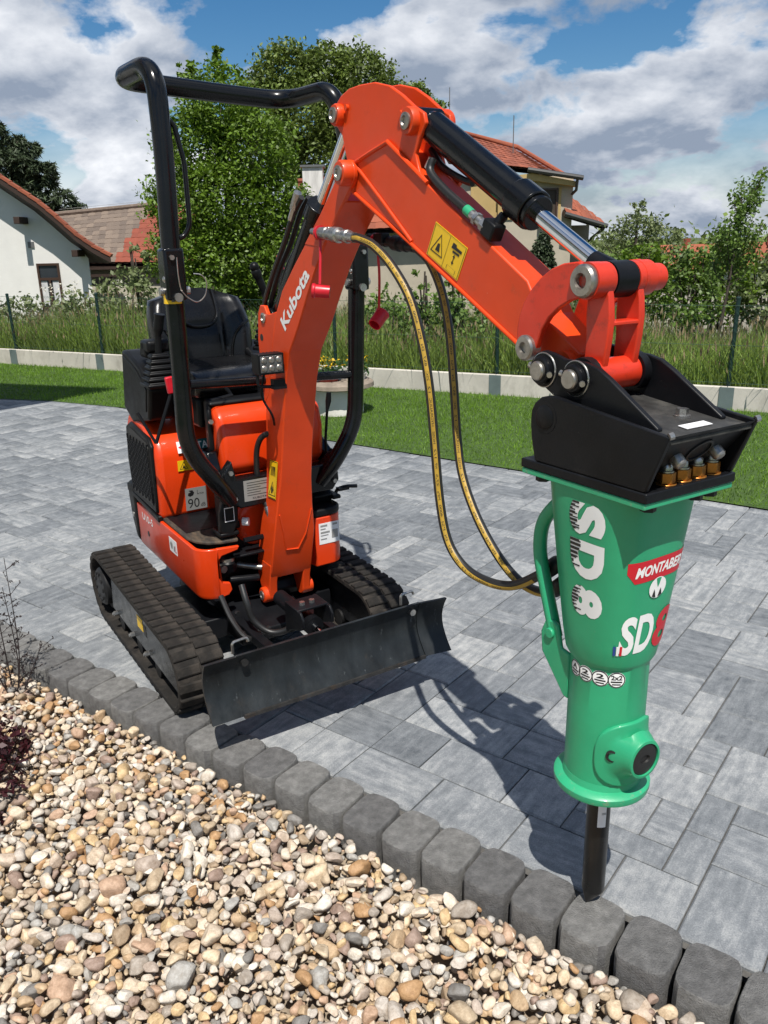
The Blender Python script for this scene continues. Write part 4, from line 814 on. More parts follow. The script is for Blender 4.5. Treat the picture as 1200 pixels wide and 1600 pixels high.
for s in (-1, 1):
    y = YB + s * (BW + .001)
    mb = MB(); mb.tube([(.986, y, 1.848), (1.075, y, 1.868), (1.160, y, 1.885), (1.25, y, 1.829), (1.342, y, 1.772)], .0065, 8); mb.tube([(.990, y, 1.843), (1.13, y, 1.740), (1.269, y, 1.634)], .0052, 8); mb.tube([(.975, y, 1.772), (1.269, y, 1.627), (1.70, y, 1.405)], .0052, 8); mb.tube([(.986, y, 1.846), (.976, y, 1.772)], .0052, 8); obj('weld_bead', mb, ORANGE2, am)
    for (x, z, r) in ((.903, 1.981, .030), (1.271, 1.922, .034)):
        mb = MB(); mb.lathe((x, YB + s * (PT - .004), z), (0, s, 0), [(r, 0), (r, .018), (r - .003, .024), (r - .010, .024)], 24); obj('pin_boss', mb, ORANGE2, am)
        mb = MB(); mb.lathe((x, YB + s * (PT + .0195), z), (0, s, 0), [(.0205, 0), (.0205, .006), (.0125, .0085), (.010, .003), (0, .003)], 20); obj('pin', mb, PIN, am)
    for (x, z) in ((.948, 1.995), (1.222, 1.945)):
        mb = MB(); mb.cyl((x, YB + s * (PT - .002), z), (x, YB + s * (PT + .008), z), .0085, seg=14); obj('pin_stop', mb, ORANGE2, am)
mb = MB(); mb.cyl((1.845, YB - .06, 1.372), (1.845, YB + .06, 1.372), .034, seg=24); obj('arm_end_boss', mb, ORANGE2, am)
mb = MB(); P0 = V(1.337, YB - BW - .0006, 1.604); ux = V(.130, 0, -.0645); uy = V(.042, 0, .0765); quad_plate(mb, P0, ux, uy, .001); ws = obj('warning_sticker', mb, YEL_ST, am); n = V(0, -.0018, 0)
mb = MB(); frame_on(mb, P0 + n, ux, uy, [(.07, .20), (.45, .22), (.26, .82)], .14, 0)
poly_on(mb, P0 + n, ux, uy, [(.20, .30), (.33, .31), (.29, .55), (.23, .52)], 0)
poly_on(mb, P0 + n, ux, uy, [(.60, .70), (.90, .72), (.90, .80), (.74, .80), (.72, .86), (.62, .86)], 0); poly_on(mb, P0 + n, ux, uy, [(.66, .60), (.86, .62), (.86, .68), (.66, .66)], 0)
poly_on(mb, P0 + n, ux, uy, [(.73, .34), (.75, .34), (.75, .52), (.73, .52)], 0); poly_on(mb, P0 + n, ux, uy, [(.70, .50), (.78, .50), (.74, .58)], 0); poly_on(mb, P0 + n, ux, uy, [(.70, .36), (.78, .36), (.74, .28)], 0)
frame_on(mb, P0 + n, ux, uy, [(.62, .07), (.88, .07), (.88, .20), (.62, .20)], .06, 0)
frame_on(mb, P0 + n, ux, uy, [(.02, .02), (.98, .02), (.98, .98), (.02, .98)], .02, 0); poly_on(mb, P0 + n, ux, uy, [(.498, .03), (.505, .03), (.505, .97), (.498, .97)], 0); obj('warning_symbol', mb, BLACK_PR, ws)
# bucket cylinder on top of the arm
A_ = V(1.271, YB, 1.922); B_ = V(1.932, YB, 1.553); d = (B_ - A_).normalized(); nrm = V(d.z, 0, -d.x)
mb = MB(); mb.lathe(A_ + V(0, -.036, 0), (0, 1, 0), [(.034, 0), (.034, .072)], 20); mb.cyl(A_, A_ + d * .03, .030, .0385, seg=24); mb.cyl(A_ + d * .03, A_ + d * .425, .0385, seg=28); mb.cyl(A_ + d * .405, A_ + d * .470, .046, seg=28); mb.cyl(A_ + d * .470, A_ + d * .485, .040, seg=28); bc = obj('bucket_cylinder', mb, BLACKP, EX, bevel=.003)
mb = MB(); mb.cyl(A_ + d * .48, B_ - d * .03, .0195, seg=24); obj('cylinder_rod', mb, CHROME, bc)
mb = MB(); mb.cyl(B_ - d * .075, B_ - d * .02, .021, .031, seg=20); mb.lathe(B_ + V(0, -.030, 0), (0, 1, 0), [(.037, 0), (.037, .060)], 24); obj('rod_eye', mb, BLACKM, bc)
mb = MB(); mb.tube(smooth_path([tuple(A_ + d * t + nrm * (-o) + V(0, yy, 0)) for t, o, yy in ((.10, -.05, -.03), (.12, -.075, -.04), (.20, -.082, -.045), (.30, -.082, -.045))], 6), .0105, 10); mb.tube(smooth_path([tuple(A_ + d * t + nrm * (-o) + V(0, yy, 0)) for t, o, yy in ((.02, -.06, .02), (.10, -.07, .01), (.20, -.055, .0), (.24, -.045, 0))], 6), .009, 8); obj('cylinder_hose', mb, HOSE_R, bc)
mb = MB(); p = lambda t, o=.082, y=-.045: tuple(A_ + d * t + nrm * o + V(0, y, 0)); mb.cyl(p(.30), p(.325), .0125, seg=12); cg = obj('green_band', mb, GREEN, bc)
mb = MB(); mb.cyl(p(.325), p(.37), .012, seg=10); mb.cyl(p(.34), p(.352), .0155, seg=6); mb.cyl(p(.37), p(.39), .015, seg=6); mb.cyl(p(.10, .05, -.03), p(.10, .075, -.035), .011, seg=8); obj('hose_fitting', mb, STEEL, bc)
mb = MB(); mb.box(p(.405, .078, -.04), (.045, .038, .04), Matrix.Rotation(.5, 3, 'Y')); mb.cyl(p(.405, .04, -.02), p(.405, .075, -.04), .012, seg=10); obj('port_block', mb, BLACKM, bc, bevel=.005)
# linkage
outer = [(1.942, 1.575), (1.915, 1.590), (1.872, 1.586), (1.838, 1.575), (1.806, 1.556), (1.778, 1.531), (1.757, 1.504), (1.745, 1.477), (1.738, 1.449), (1.738, 1.420), (1.745, 1.395), (1.762, 1.380), (1.785, 1.383), (1.797, 1.400), (1.804, 1.421), (1.816, 1.451), (1.836, 1.476), (1.863, 1.497), (1.894, 1.513), (1.925, 1.520), (1.950, 1.528), (1.958, 1.552)]
for s in (-1, 1):
    y = YB + s * .083; mb = MB(); mb.prism(outer, y - .008, y + .008); ln = obj('guide_link', mb, ORANGE_DIRTY, EX, bevel=.003)
    mb = MB(); mb.lathe((1.772, y, 1.408), (0, s, 0), [(.028, -.008), (.028, .016), (.024, .020), (.013, .020), (.011, .012), (0, .012)], 24); obj('pin', mb, PIN, ln)
    if s < 0:
        mb = MB(); mb.lathe((1.932, y, 1.553), (0, s, 0), [(.033, -.008), (.033, .012), (.029, .017), (.016, .018), (.013, .008), (0, .008)], 28); obj('pin', mb, PIN, ln)
        mb = MB(); mb.lathe((1.932, y, 1.553), (0, s, 0), [(.0365, -.03), (.0365, .002)], 28); obj('pin_collar', mb, ORANGE_DIRTY, ln)
    else:
        mb = MB(); mb.lathe((1.932, y, 1.553), (0, s, 0), [(.0365, -.03), (.0365, .004), (.028, .006), (.028, .042), (.024, .047), (0, .047)], 28); obj('pin_collar', mb, ORANGE_DIRTY, ln)
ban = [(1.918, 1.586), (1.945, 1.580), (1.958, 1.550), (1.966, 1.516), (1.970, 1.480), (1.968, 1.440), (1.960, 1.385), (1.952, 1.345), (1.915, 1.340), (1.905, 1.380), (1.908, 1.435), (1.905, 1.480), (1.906, 1.520), (1.905, 1.560)]
for s in (-1, 1):
    y = YB + s * .044; mb = MB(); mb.prism(ban, y - .0085, y + .0085); tl = obj('tipping_link', mb, ORANGE_DIRTY, EX, bevel=.003)
    mb = MB(); mb.lathe((1.932, y, 1.553), (0, s, 0), [(.036, -.010), (.036, .028)], 26); obj('link_boss', mb, ORANGE_DIRTY, tl)
mb = MB(); mb.box2((1.925, YB - .04, 1.463), (1.968, YB + .04, 1.473)); mb.cyl((1.933, YB - .062, 1.362), (1.933, YB + .062, 1.362), .034, seg=28); obj('link_bridge', mb, ORANGE_DIRTY, EX, bevel=.003)
mb = MB(); mb.cyl((1.933, YB + .0625, 1.362), (1.933, YB + .084, 1.362), .040, seg=20); mb.cyl((1.933, YB - .084, 1.362), (1.933, YB - .0625, 1.362), .040, seg=20); obj('grease_seal', mb, BLACKM, EX)
# quick couplings for the breaker hoses, on both sides of the boom
for y, x0, z0, x1, z1, m in ((YB - HW - .018, .800, 1.668, 1.046, 1.648, STEEL), (YB + HW + .020, .86, 1.647, 1.086, 1.617, DARKSTEEL)):
    a, b2 = V(x0, y, z0), V(x1, y if y > YB else .02, z1); mb = MB(); L0 = (b2 - a).length
    mb.lathe(a, b2 - a, [(.010, -.03), (.010, .0), (.0165, .004), (.0165, .05), (.0185, .052), (.0185, .075), (.016, .078), (.016, .115), (.0225, .118), (.0225, .150), (.0165, .153), (.0165, L0 - .065), (.019, L0 - .062), (.019, L0 - .04), (.0155, L0 - .036), (.0145, L0)], 16); obj('quick_coupling', mb, m, EX, ang=30)
    mb = MB(); mb.box((x0 + .06, (y + (YB - HW if y < YB else YB + HW)) / 2, z0 - .002), (.05, .03, .03)); obj('coupling_clamp', mb, BLACKM if y > YB else STEEL, EX, bevel=.003)
# ------------------------------------------------------------------ hydraulic breaker on the linkage
HX, HY = 1.988, 0.112
bo = V(*MO) + Matrix.Rotation(YAW, 3, 'Z') @ V(HX, HY, .020)
BR = thing('hydraulic_breaker', 'green hydraulic breaker with black mounting bracket, chisel resting on a kerb block', 'hydraulic breaker', tuple(bo), YAW, off=(HX, HY, .020))
PROF = [(1.140, .1265, 4.2), (1.10, .124, 4.0), (.92, .109, 3.4), (.79, .0985, 2.8), (.745, .0945, 2.45), (.735, .091, 2.3), (.728, .0885, 2.0), (.40, .0895, 2.0)]
def brad(th, z):
    for (z1, a1, n1), (z0, a0, n0) in zip(PROF, PROF[1:]):
        if z >= z0: t = min(1, (z - z0) / (z1 - z0)); a = a0 + (a1 - a0) * t; n = n0 + (n1 - n0) * t; break
    else: a, n = PROF[-1][1:]
    return a * (abs(cos(th)) ** n + abs(sin(th)) ** n) ** (-1 / n)
def bpt(th, z, o=0.0): r = brad(th, z) + o; return (HX + r * cos(th), HY + r * sin(th), z)
zs = sorted(set([p[0] for p in PROF] + [1.05, 1.0, .96, .88, .84, .82, .6, .5, .44]))
mb = MB(); mb.rings([[bpt(2 * pi * k / 72, z) for k in range(72)] for z in zs]); body = obj('breaker_body', mb, GREEN, BR, ang=28)
mb = MB(); mb.lathe((HX, HY, .384), (0, 0, 1), [(.096, 0), (.111, .004), (.113, .010), (.113, .021), (.108, .026), (.093, .030), (.090, .045)], 48); obj('bottom_flange', mb, GREEN_CHIP, BR)
mb = MB(); mb.cyl((HX, HY, .372), (HX, HY, .390), .080, seg=32); mb.cyl((HX, HY, .350), (HX, HY, .39), .042, seg=24); obj('tool_bushing', mb, DARKSTEEL, BR)
# chisel with a wedge tip
mb = MB(); mb.rings([[(HX + r * cos(2 * pi * k / 28) * fx, HY + r * sin(2 * pi * k / 28) * fy, z) for k in range(28)] for r, z, fx, fy in ((.0285, .44, 1, 1), (.0285, .062, 1, 1), (.0282, .058, .97, .98), (.0270, .034, .45, .95), (.025, .021, .10, .9))])
ch = obj('chisel', mb, mat('black_oxide_steel', (0.010, 0.010, 0.010), 0.33, metal=.2, bump=.02, bs=90, var=.3, vs=12, wear=((.10, .09, .08), .04, 60)), BR, ang=30)
mb = MB(); grid_map(mb, lambda u, v: (HX + .0290 * cos(radians(-50 + 42 * u)), HY + .0290 * sin(radians(-50 + 42 * u)), .265 + .062 * v), 6, 2); wl = obj('white_label', mb, WHITE_ST, ch)
mb = MB(); text_map(mb, 'SERIE', lambda u, v: (HX + .0295 * cos(radians(-32 + 22 * u)), HY + .0295 * sin(radians(-32 + 22 * u)), .302 + .006 * v), 4, 1); obj('label_print', mb, BLACK_PR, wl)
# side boss with plug
bd = V(1, -.08, 0).normalized(); bz = .520; bc = V(HX, HY, bz); side = V(-bd.y, bd.x, 0)
def boss_ring(d, rw, rh, n=36): return [tuple(bc + bd * d + side * rw * cos(2 * pi * k / n) + V(0, 0, rh * sin(2 * pi * k / n))) for k in range(n)]
def pad_ring(k, o, n=36):
    P = []
    for q in range(n):
        a = 2 * pi * q / n; c_, s_ = cos(a), sin(a); m = (abs(c_) ** 2.8 + abs(s_) ** 2.8) ** (-1 / 2.8); th = atan2(bd.y, bd.x) + radians(56) * k * m * c_; z = bz - .006 + .082 * k * m * s_; P.append((HX + (.0892 + o) * cos(th), HY + (.0892 + o) * sin(th), z))
    return P
mb = MB(); mb.rings([pad_ring(1.0, -.004), pad_ring(1.0, .006), pad_ring(.985, .0078), pad_ring(.95, .0085), pad_ring(.80, .009), pad_ring(.66, .0125), boss_ring(.106, .0535, .058), boss_ring(.117, .0475, .0515), boss_ring(.128, .0455, .0495), boss_ring(.133, .0435, .047), boss_ring(.134, .038, .041), boss_ring(.125, .037, .040)]); obj('side_boss', mb, GREEN, BR, ang=42)
mb = MB(); mb.rings([boss_ring(.122, .0375, .0405), boss_ring(.130, .037, .040), boss_ring(.132, .031, .034), boss_ring(.1315, .015, .011), boss_ring(.127, .013, .010)]); obj('rubber_plug', mb, HOSE_R, BR)
mb = MB(); c = bc + bd * .090 - side * .058 + V(0, 0, .002); q = (bd - side * 1.2).normalized(); mb.lathe(c - q * .004, q, [(.015, 0), (.015, .005), (.011, .006), (.011, .001), (0, .001)], 18); obj('grease_port', mb, BLACK_PR, BR)
# flange lugs (hex heads seen under the top plate)
BWID = .131
mb = MB(); mb.box2((HX - .172, HY - .132, 1.141), (HX + .172, HY + .132, 1.1535)); obj('top_plate', mb, GREEN_CHIP, BR, bevel=.002)
mb = MB(); mb.box2((HX - .174, HY - .134, 1.1545), (HX + .176, HY + .134, 1.175)); bp = obj('bracket_base', mb, BLACKM, BR, bevel=.003)
mb = MB()
for dx, dy in ((-.140, -.098), (-.14, .10), (.140, -.082), (.142, .055), (.142, .100)): mb.cyl((HX + dx, HY + dy, 1.124), (HX + dx, HY + dy, 1.1412), .016, seg=6)
obj('plate_bolt', mb, DARKSTEEL, BR)
for dy in (-.048, -.003, .042, .087):
    x, y = HX + .149, HY + dy; mb = MB(); mb.cyl((x, y, 1.1745), (x, y, 1.178), .021, seg=20); mb.cyl((x, y, 1.178), (x, y, 1.200), .0185, seg=6); nu = obj('bracket_nut', mb, BRASS, bp, bevel=.0015)
    mb = MB(); mb.lathe((x, y, 1.199), (0, 0, 1), [(.0145, 0), (.0145, .004), (.0115, .005), (.0115, .014), (.0095, .017), (0, .017)], 18); obj('stud', mb, STEEL, nu)
# bracket box
side_p = [(1.838, 1.260), (1.840, 1.285), (1.850, 1.303), (1.868, 1.317), (1.890, 1.323), (1.912, 1.324), (2.203, 1.291), (2.158, 1.1755), (1.855, 1.1755), (1.842, 1.225)]
for s in (-1, 1):
    y = HY + s * .126; mb = MB(); mb.prism(side_p, y - .006, y + .006); sp = obj('bracket_side', mb, BLACKM, BR, bevel=.003)
    mb = MB(); mb.lathe((1.882, y, 1.276), (0, s, 0), [(.026, 0), (.026, .0075), (.021, .010), (0, .010)], 24); mb.lathe((1.882, y, 1.276), (0, s, 0), [(.034, 0), (.034, .0068), (.026, .0068)], 24); obj('pivot_plug', mb, BLACKM, sp)
    mb = MB(); mb.cyl((2.200, y - .004, 1.2915), (2.203, y + .004, 1.2935), .007, seg=8); obj('bare_corner', mb, STEEL, sp)
mb = MB(); mb.prism([(2.193, 1.286), (2.203, 1.2905), (2.110, 1.1756), (2.098, 1.1756)], HY - .120, HY + .120); fp = obj('bracket_front', mb, BLACKM, BR, bevel=.002)
mb = MB(); mb.prism([(1.860, 1.302), (1.905, 1.314), (2.196, 1.2815), (2.196, 1.272), (1.905, 1.304), (1.870, 1.292)], HY - .120, HY + .120); obj('bracket_top', mb, DUSTY, BR, bevel=.002)
mb = MB(); mb.prism([(1.852, 1.1757), (1.840, 1.225), (1.838, 1.26), (1.85, 1.29), (1.87, 1.30), (1.872, 1.1757)], HY - .120, HY + .120); obj('bracket_back', mb, BLACKM, BR, bevel=.002)
mb = MB(); fnx = V(.778, 0, -.628); c = V(2.161, HY + .012, 1.238); mb.lathe(c - fnx * .002, fnx, [(.032, 0), (.032, .0045), (.026, .0045), (.026, -.004), (0, -.004)], 26); obj('bracket_hole', mb, BLACK_PR, fp)
mb = MB()
for dy in (-.050, .066): c = V(2.156, HY + dy, 1.232); mb.lathe(c - fnx * .01, fnx, [(.0135, 0), (.0135, .026), (.010, .031), (0, .033)], 8)
obj('bracket_lug', mb, PIN, fp)
ear = [(1.798, 1.362), (1.800, 1.385), (1.815, 1.402), (1.838, 1.409), (1.862, 1.405), (1.897, 1.396), (1.925, 1.397), (1.954, 1.396), (1.990, 1.388), (2.021, 1.372), (2.150, 1.293), (2.150, 1.285), (1.90, 1.305), (1.868, 1.318), (1.835, 1.335)]
for s in (-1, 1):
    y = YB + s * .0935; mb = MB(); mb.prism(ear, y - .0075, y + .0075); er = obj('bracket_ear', mb, BLACKM, BR, bevel=.003)
    for (x, z) in ((1.840, 1.368), (1.935, 1.361)):
        if s > 0: continue
        mb = MB(); mb.lathe((x, y, z), (0, s, 0), [(.036, .004), (.036, .010), (.030, .0105), (.0295, .021), (.026, .024)], 28); pc = obj('pin_collar', mb, BLACKM, er)
        mb = MB(); mb.lathe((x, y, z), (0, s, 0), [(.0372, .0072), (.0378, .0088), (.0372, .0102), (.0355, .0108)], 30, cap=False); obj('snap_ring', mb, STEEL, er)
        mb = MB(); mb.lathe((x, y + s * .0232, z), (0, s, 0), [(.0205, 0), (.0205, .006), (.0180, .009), (0, .0092)], 26); obj('pin', mb, PIN, er)
        mb = MB(); mb.cyl((x - .036, y + s * .006, z + .004), (x - .045, y + s * .006, z + .006), .008, seg=10); mb.cyl((x + .027, y + s * .018, z - .005), (x + .034, y + s * .024, z - .006), .006, seg=8); obj('grease_nipple', mb, STEEL, er)
    if s > 0: 
        mb = MB(); [mb.cyl((x, y, z), (x, y + .03, z), .028, seg=20) for x, z in ((1.840, 1.368), (1.935, 1.361))]; obj('pin', mb, PIN, er)
mb = MB(); mb.cyl((2.10, HY + .03, 1.292), (2.10, HY + .03, 1.309), .0125, seg=6); mb.cyl((2.10, HY + .03, 1.291), (2.10, HY + .03, 1.296), .017, seg=16); obj('grease_nipple', mb, STEEL, BR)
mb = MB(); quad_plate(mb, (2.165, HY - .035, 1.2866), (0, .075, 0), (-.022, 0, .0025), .0012); obj('white_label', mb, WHITE_ST, BR)
# guard handle
mb = MB(); yh = HY - .055
mb.tube(fillet([(1.925, yh, 1.085), (1.865, yh, 1.075), (1.806, yh, 1.010), (1.800, yh, .930), (1.858, yh, .765), (1.868, yh, .735)], [0, .05, .06, .07, .05, 0], 7), .0165, 12); obj('guard_bar', mb, GREEN, BR)
mb = MB(); mb.prism([(1.90, 1.11), (1.862, 1.085), (1.868, 1.045), (1.885, 1.025), (1.905, 1.03), (1.915, 1.05), (1.935, 1.05), (1.935, 1.12)], yh - .01, yh + .006); obj('guard_lug', mb, GREEN, BR, bevel=.004)
for y in (yh - .010, HY + .045):
    mb = MB(); mb.prism([(1.832, .740), (1.845, .772), (1.868, .782), (1.888, .774), (1.896, .745), (1.902, .722), (1.930, .718), (1.93, .600), (1.915, .603), (1.838, .690)], y - .005, y + .005); gl = obj('guard_foot', mb, GREEN, BR, bevel=.004)
    mb = MB(); mb.cyl((1.866, y - .012, .748), (1.866, y - .004, .748), .013, seg=16); obj('foot_bolt', mb, GREEN, gl, bevel=.002)
# print on the body
BTXT = []
def wrap(th0, th1, z0, z1, o=.0008):
    """reading direction along the angle, up along z"""
    return lambda u, v: bpt(radians(th0 + (th1 - th0) * u), z0 + (z1 - z0) * v, o)
def wrap_down(th0, th1, z0, z1, o=.0008):
    """reading direction downwards, letter tops towards larger angle"""
    return lambda u, v: bpt(radians(th0 + (th1 - th0) * v), z1 + (z0 - z1) * u, o)
for ch_, za, zb in (('S', 1.116, 1.043), ('D', 1.030, .944), ('8', .924, .853)):
    mb = MB(); text_map(mb, ch_, wrap_down(-103, -60, zb, za), 8, 10, bold=.055); t = obj('model_lettering', mb, WHITE_P, body)
    bm = text2d(ch_, bold=.055).copy(); K = 26; R_ = random.Random(ord(ch_)); lim = [R_.choice((.10, .18, .24, .30, .34)) for k in range(K)]
    for k in range(1, K): bmesh.ops.bisect_plane(bm, geom=bm.verts[:] + bm.edges[:] + bm.faces[:], plane_co=(k / K, 0, 0), plane_no=(1, 0, 0))
    for q in (.10, .18, .24, .30, .34): bmesh.ops.bisect_plane(bm, geom=bm.verts[:] + bm.edges[:] + bm.faces[:], plane_co=(0, q, 0), plane_no=(0, 1, 0))
    keep = [f for f in bm.faces if int(min(K - 1, f.calc_center_median().x * K)) % 3 != 2 and f.calc_center_median().y < lim[int(min(K - 1, f.calc_center_median().x * K))]]
    fn = wrap_down(-103, -60, zb, za, .0014); mb = MB(); bm.verts.index_update()
    for f in keep: mb.add([fn(v.co.x, v.co.y) for v in f.verts], [tuple(range(len(f.verts)))])
    bm.free(); obj('lettering_stripe', mb, BLACK_PR, t)
# red badge, emblem
def skew(th0, th1, z0, z1, sl, o): return lambda u, v: bpt(radians(th0 + (th1 - th0) * u), z0 + (z1 - z0) * v + sl * u, o)
mb = MB(); bf = skew(-39, 66, .950, 1.000, .004, .0008); grid_map(mb, lambda u, v: bf(u if v > .5 else .5 + (u - .5) * (1 - .16 * (1 - 2 * v)), v), 26, 6); bdg = obj('maker_badge', mb, RED_PR, body)
mb = MB(); text_map(mb, 'MONTABERT', skew(-31, 44, .963, .988, .004, .0015), 22, 2, bold=.035, shear=.25); obj('badge_lettering', mb, WHITE_P, bdg)
def disc_fn(thc, zc, r, o):      # polar map onto the body
    def f(a, rr): th = radians(thc); R0 = brad(th, zc); return bpt(th + rr * r * cos(a) / R0, zc + rr * r * sin(a), o)
    return f
def disc(mb, thc, zc, r, o, r0=0.0, n=24, half=None):
    f = disc_fn(thc, zc, r, o); vs = []; fs = []
    for k in range(n + 1):
        a = 2 * pi * k / n
        for rr in ((r0, 1) if r0 else (0, .5, 1)): vs.append(f(a, rr))
    m = 2 if r0 else 3
    for k in range(n):
        for j in range(m - 1): fs.append((k * m + j, k * m + j + 1, (k + 1) * m + j + 1, (k + 1) * m + j))
    return mb.add(vs, fs)
mb = MB(); disc(mb, 2, .930, .0250, .0022); em = obj('maker_emblem', mb, WHITE_P, body)
mb = MB(); f = disc_fn(2, .930, .0240, .0028)
def chord(mb, pts): return mb.add([f(atan2(b_, a_), hypot(a_, b_)) for a_, b_ in pts], [tuple(range(len(pts)))])
chord(mb, [(-.30, .93), (0, .98), (.30, .93), (.12, .30), (0, .02), (-.12, .30)]); obj('emblem_field', mb, GREEN, em)
mb = MB(); chord(mb, [(-.62, -.76), (-.40, -.10), (-.30, -.34), (-.12, -.96), (-.4, -.9)]); chord(mb, [(.62, -.76), (.40, -.10), (.30, -.34), (.12, -.96), (.4, -.9)]); obj('emblem_field', mb, BLACK_PR, em)
mb = MB(); text_map(mb, 'SD', wrap(-41, 7, .776, .872, .0012), 16, 6, bold=.035, shear=.12, space=1.02); obj('model_lettering', mb, WHITE_P, body)
mb = MB(); text_map(mb, '8', wrap(8, 42, .776, .872, .0016), 10, 6, bold=.035, shear=.12); obj('model_lettering', mb, RED_PR, body)
for k, m in enumerate((BLUE_PR, WHITE_P, RED_PR)):
    mb = MB(); grid_map(mb, wrap(-46 + 3.6 * k, -43.2 + 3.6 * k, .776, .800, .0020), 2, 2); obj('flag_stripe', mb, m, body)
for th, tx in ((-104, 'A'), (-83, '2'), (-60, '2'), (-37, '2x2')):
    mb = MB(); disc(mb, th, .7065, .0195, .0007); rs = obj('round_sticker', mb, WHITE_P, body)
    mb = MB(); disc(mb, th, .7065, .0188, .0012, r0=.88); dw = .24 * (1.2 if len(tx) > 1 else .55) * 60; w_ = 5.5 if len(tx) == 1 else 8
    text_map(mb, tx, wrap(th - w_, th + w_, .7065, .718, .0012), 4, 2, bold=.03); grid_map(mb, wrap(th - 8, th + 8, .700, .7035, .0012), 4, 1); grid_map(mb, wrap(th - 6, th + 6, .694, .697, .0012), 4, 1); obj('sticker_print', mb, BLACK_PR, rs)

# ------------------------------------------------------------------ hoses between the excavator and the breaker, dust caps
def hose_material():
    m = mat('hose_stripe', (0.40, 0.25, 0.03), 0.5, var=.15, vs=30)
    return m
STRIPE = hose_material()
def m2w(p): return V(*MO) + Matrix.Rotation(YAW, 3, 'Z') @ V(*p)
def hose(pts, label, name='hydraulic_hose'):
    pts = smooth_path(pts, 9); base = pts[len(pts) // 2]; t = thing(name, label, 'hose', tuple(m2w((pts[-1][0], pts[-1][1], .0))), YAW, off=(pts[-1][0], pts[-1][1], 0), group='hydraulic hoses of the breaker')
    mb = MB(); mb.tube(pts, .0128, 14); hs = obj('hose_body', mb, HOSE_R, t)
    # printed layline: a strip lying on the hose, facing the machine's right front
    P = [V(*p) for p in pts]; n = len(P); look = V(.82, -.57, .0); strip = MB(); prn = MB(); R = []; L0 = 0; acc = []
    for i in range(n):
        T = (P[min(n - 1, i + 1)] - P[max(0, i - 1)]).normalized(); a = (look - T * look.dot(T)).normalized(); b_ = T.cross(a); acc.append((P[i], T, a, b_))
    def ring(i, ang0, ang1, r, k=6): p, T, a, b_ = acc[i]; return [tuple(p + (a * cos(q) + b_ * sin(q)) * r) for q in [ang0 + (ang1 - ang0) * j / k for j in range(k + 1)]]
    a0, a1 = (-.40, .48); end = n - 10
    rs = [ring(i, a0, a1, .0132) for i in range(2, end)]; vs = [p for r_ in rs for p in r_]; fs = [(i * 7 + j, i * 7 + j + 1, (i + 1) * 7 + j + 1, (i + 1) * 7 + j) for i in range(len(rs) - 1) for j in range(6)]
    strip.add(vs, fs); st_ = obj('layline', strip, STRIPE, t)
    # lettering along the layline
    Ls = [0]; 
    for i in range(1, n): Ls.append(Ls[-1] + (P[i] - P[i - 1]).length)
    def at(s, w):
        i = max(j for j in range(n - 1) if Ls[j] <= s); k = (s - Ls[i]) / (Ls[i + 1] - Ls[i]); A, B = acc[i], acc[min(n - 1, i + 1)]; p = A[0].lerp(B[0], k); a = A[2].lerp(B[2], k).normalized(); b_ = A[3].lerp(B[3], k).normalized(); q = a0 + (a1 - a0) * (.5 + .5 * w)
        return tuple(p + (a * cos(q) + b_ * sin(q)) * .0136)
    s = .05; R2 = random.Random(3); words = ['HYDRAULIC', 'HOSE', '1/2', 'WP', '27,5', 'MPa', '4000', 'PSI', 'EN', '857', '2SC', '12']
    q = 0
    while s < Ls[end] - .12:
        w = words[q % 12]; q += 1; l = .0085 * len(w)
        text_map(prn, w, lambda u, v, s=s, l=l: at(s + l * (1 - u), .55 - 1.1 * v), 3, 1); s += l + .014
    obj('layline_print', prn, BLACK_PR, t)
    mb = MB(); e, f_ = P[-1], P[-5]; d = (e - f_).normalized(); mb.lathe(e - d * .055, d, [(.0195, 0), (.0205, .004), (.0205, .05), (.017, .055), (.017, .075), (.0195, .078), (.0195, .095), (.013, .098), (.013, .13)], 14); obj('crimp_fitting', mb, DARKSTEEL, t)
    return t
hose([(1.040, .021, 1.648), (1.075, .022, 1.644), (1.14, .026, 1.624), (1.216, .032, 1.574), (1.291, .038, 1.494), (1.334, .045, 1.388), (1.360, .051, 1.272), (1.374, .057, 1.134), (1.392, .063, .955), (1.423, .069, .841), (1.488, .075, .784), (1.578, .082, .770), (1.673, .088, .789), (1.759, .094, .844), (1.825, .100, .900)], 'yellow striped black hydraulic hose on the seat side, looping lowest between boom and breaker')
hose([(1.080, YB + HW + .020, 1.618), (1.110, .198, 1.607), (1.167, .193, 1.577), (1.231, .187, 1.501), (1.277, .180, 1.391), (1.308, .173, 1.252), (1.333, .167, 1.111), (1.366, .160, 1.007), (1.435, .153, .912), (1.523, .147, .835), (1.613, .140, .788), (1.696, .133, .777), (1.768, .127, .796), (1.828, .120, .845)], 'black hydraulic hose with a dull stripe, crossing behind the other hose below the arm')
def cap(top, bend, c, d, open_, label):
    t = thing('dust_cap', label, 'dust cap', tuple(m2w((c[0], c[1], c[2]))), YAW, off=c, group='red dust caps'); d = V(*d).normalized()
    mb = MB(); mb.lathe(V(*c) - d * .03, d, [(.0235, 0), (.0245, .003), (.0225, .008), (.0215, .055), (.0175, .055), (.017, .012), (0, .012)] if open_ else [(0, 0), (.021, 0), (.0225, .003), (.0225, .008), (.0195, .012), (.0190, .055), (.0, .056)], 24); obj('cap', mb, RED_PL, t, ang=30)
    mb = MB(); mb.tube(smooth_path([top, bend, tuple(V(*c) - d * (.005) + V(0, 0, .02))], 8), .0042, 8, flat=.6); mb.lathe(V(*top), (1, 0, 0), [(.016, -.006), (.0215, -.006), (.0215, .006), (.016, .006)], 20); obj('strap', mb, RED_PL, t)
cap((.822, .030, 1.665), (.832, .022, 1.60), (.850, .012, 1.495), (.55, .80, -.1), False, 'red dust cap hanging in front of the boom from the steel coupling')
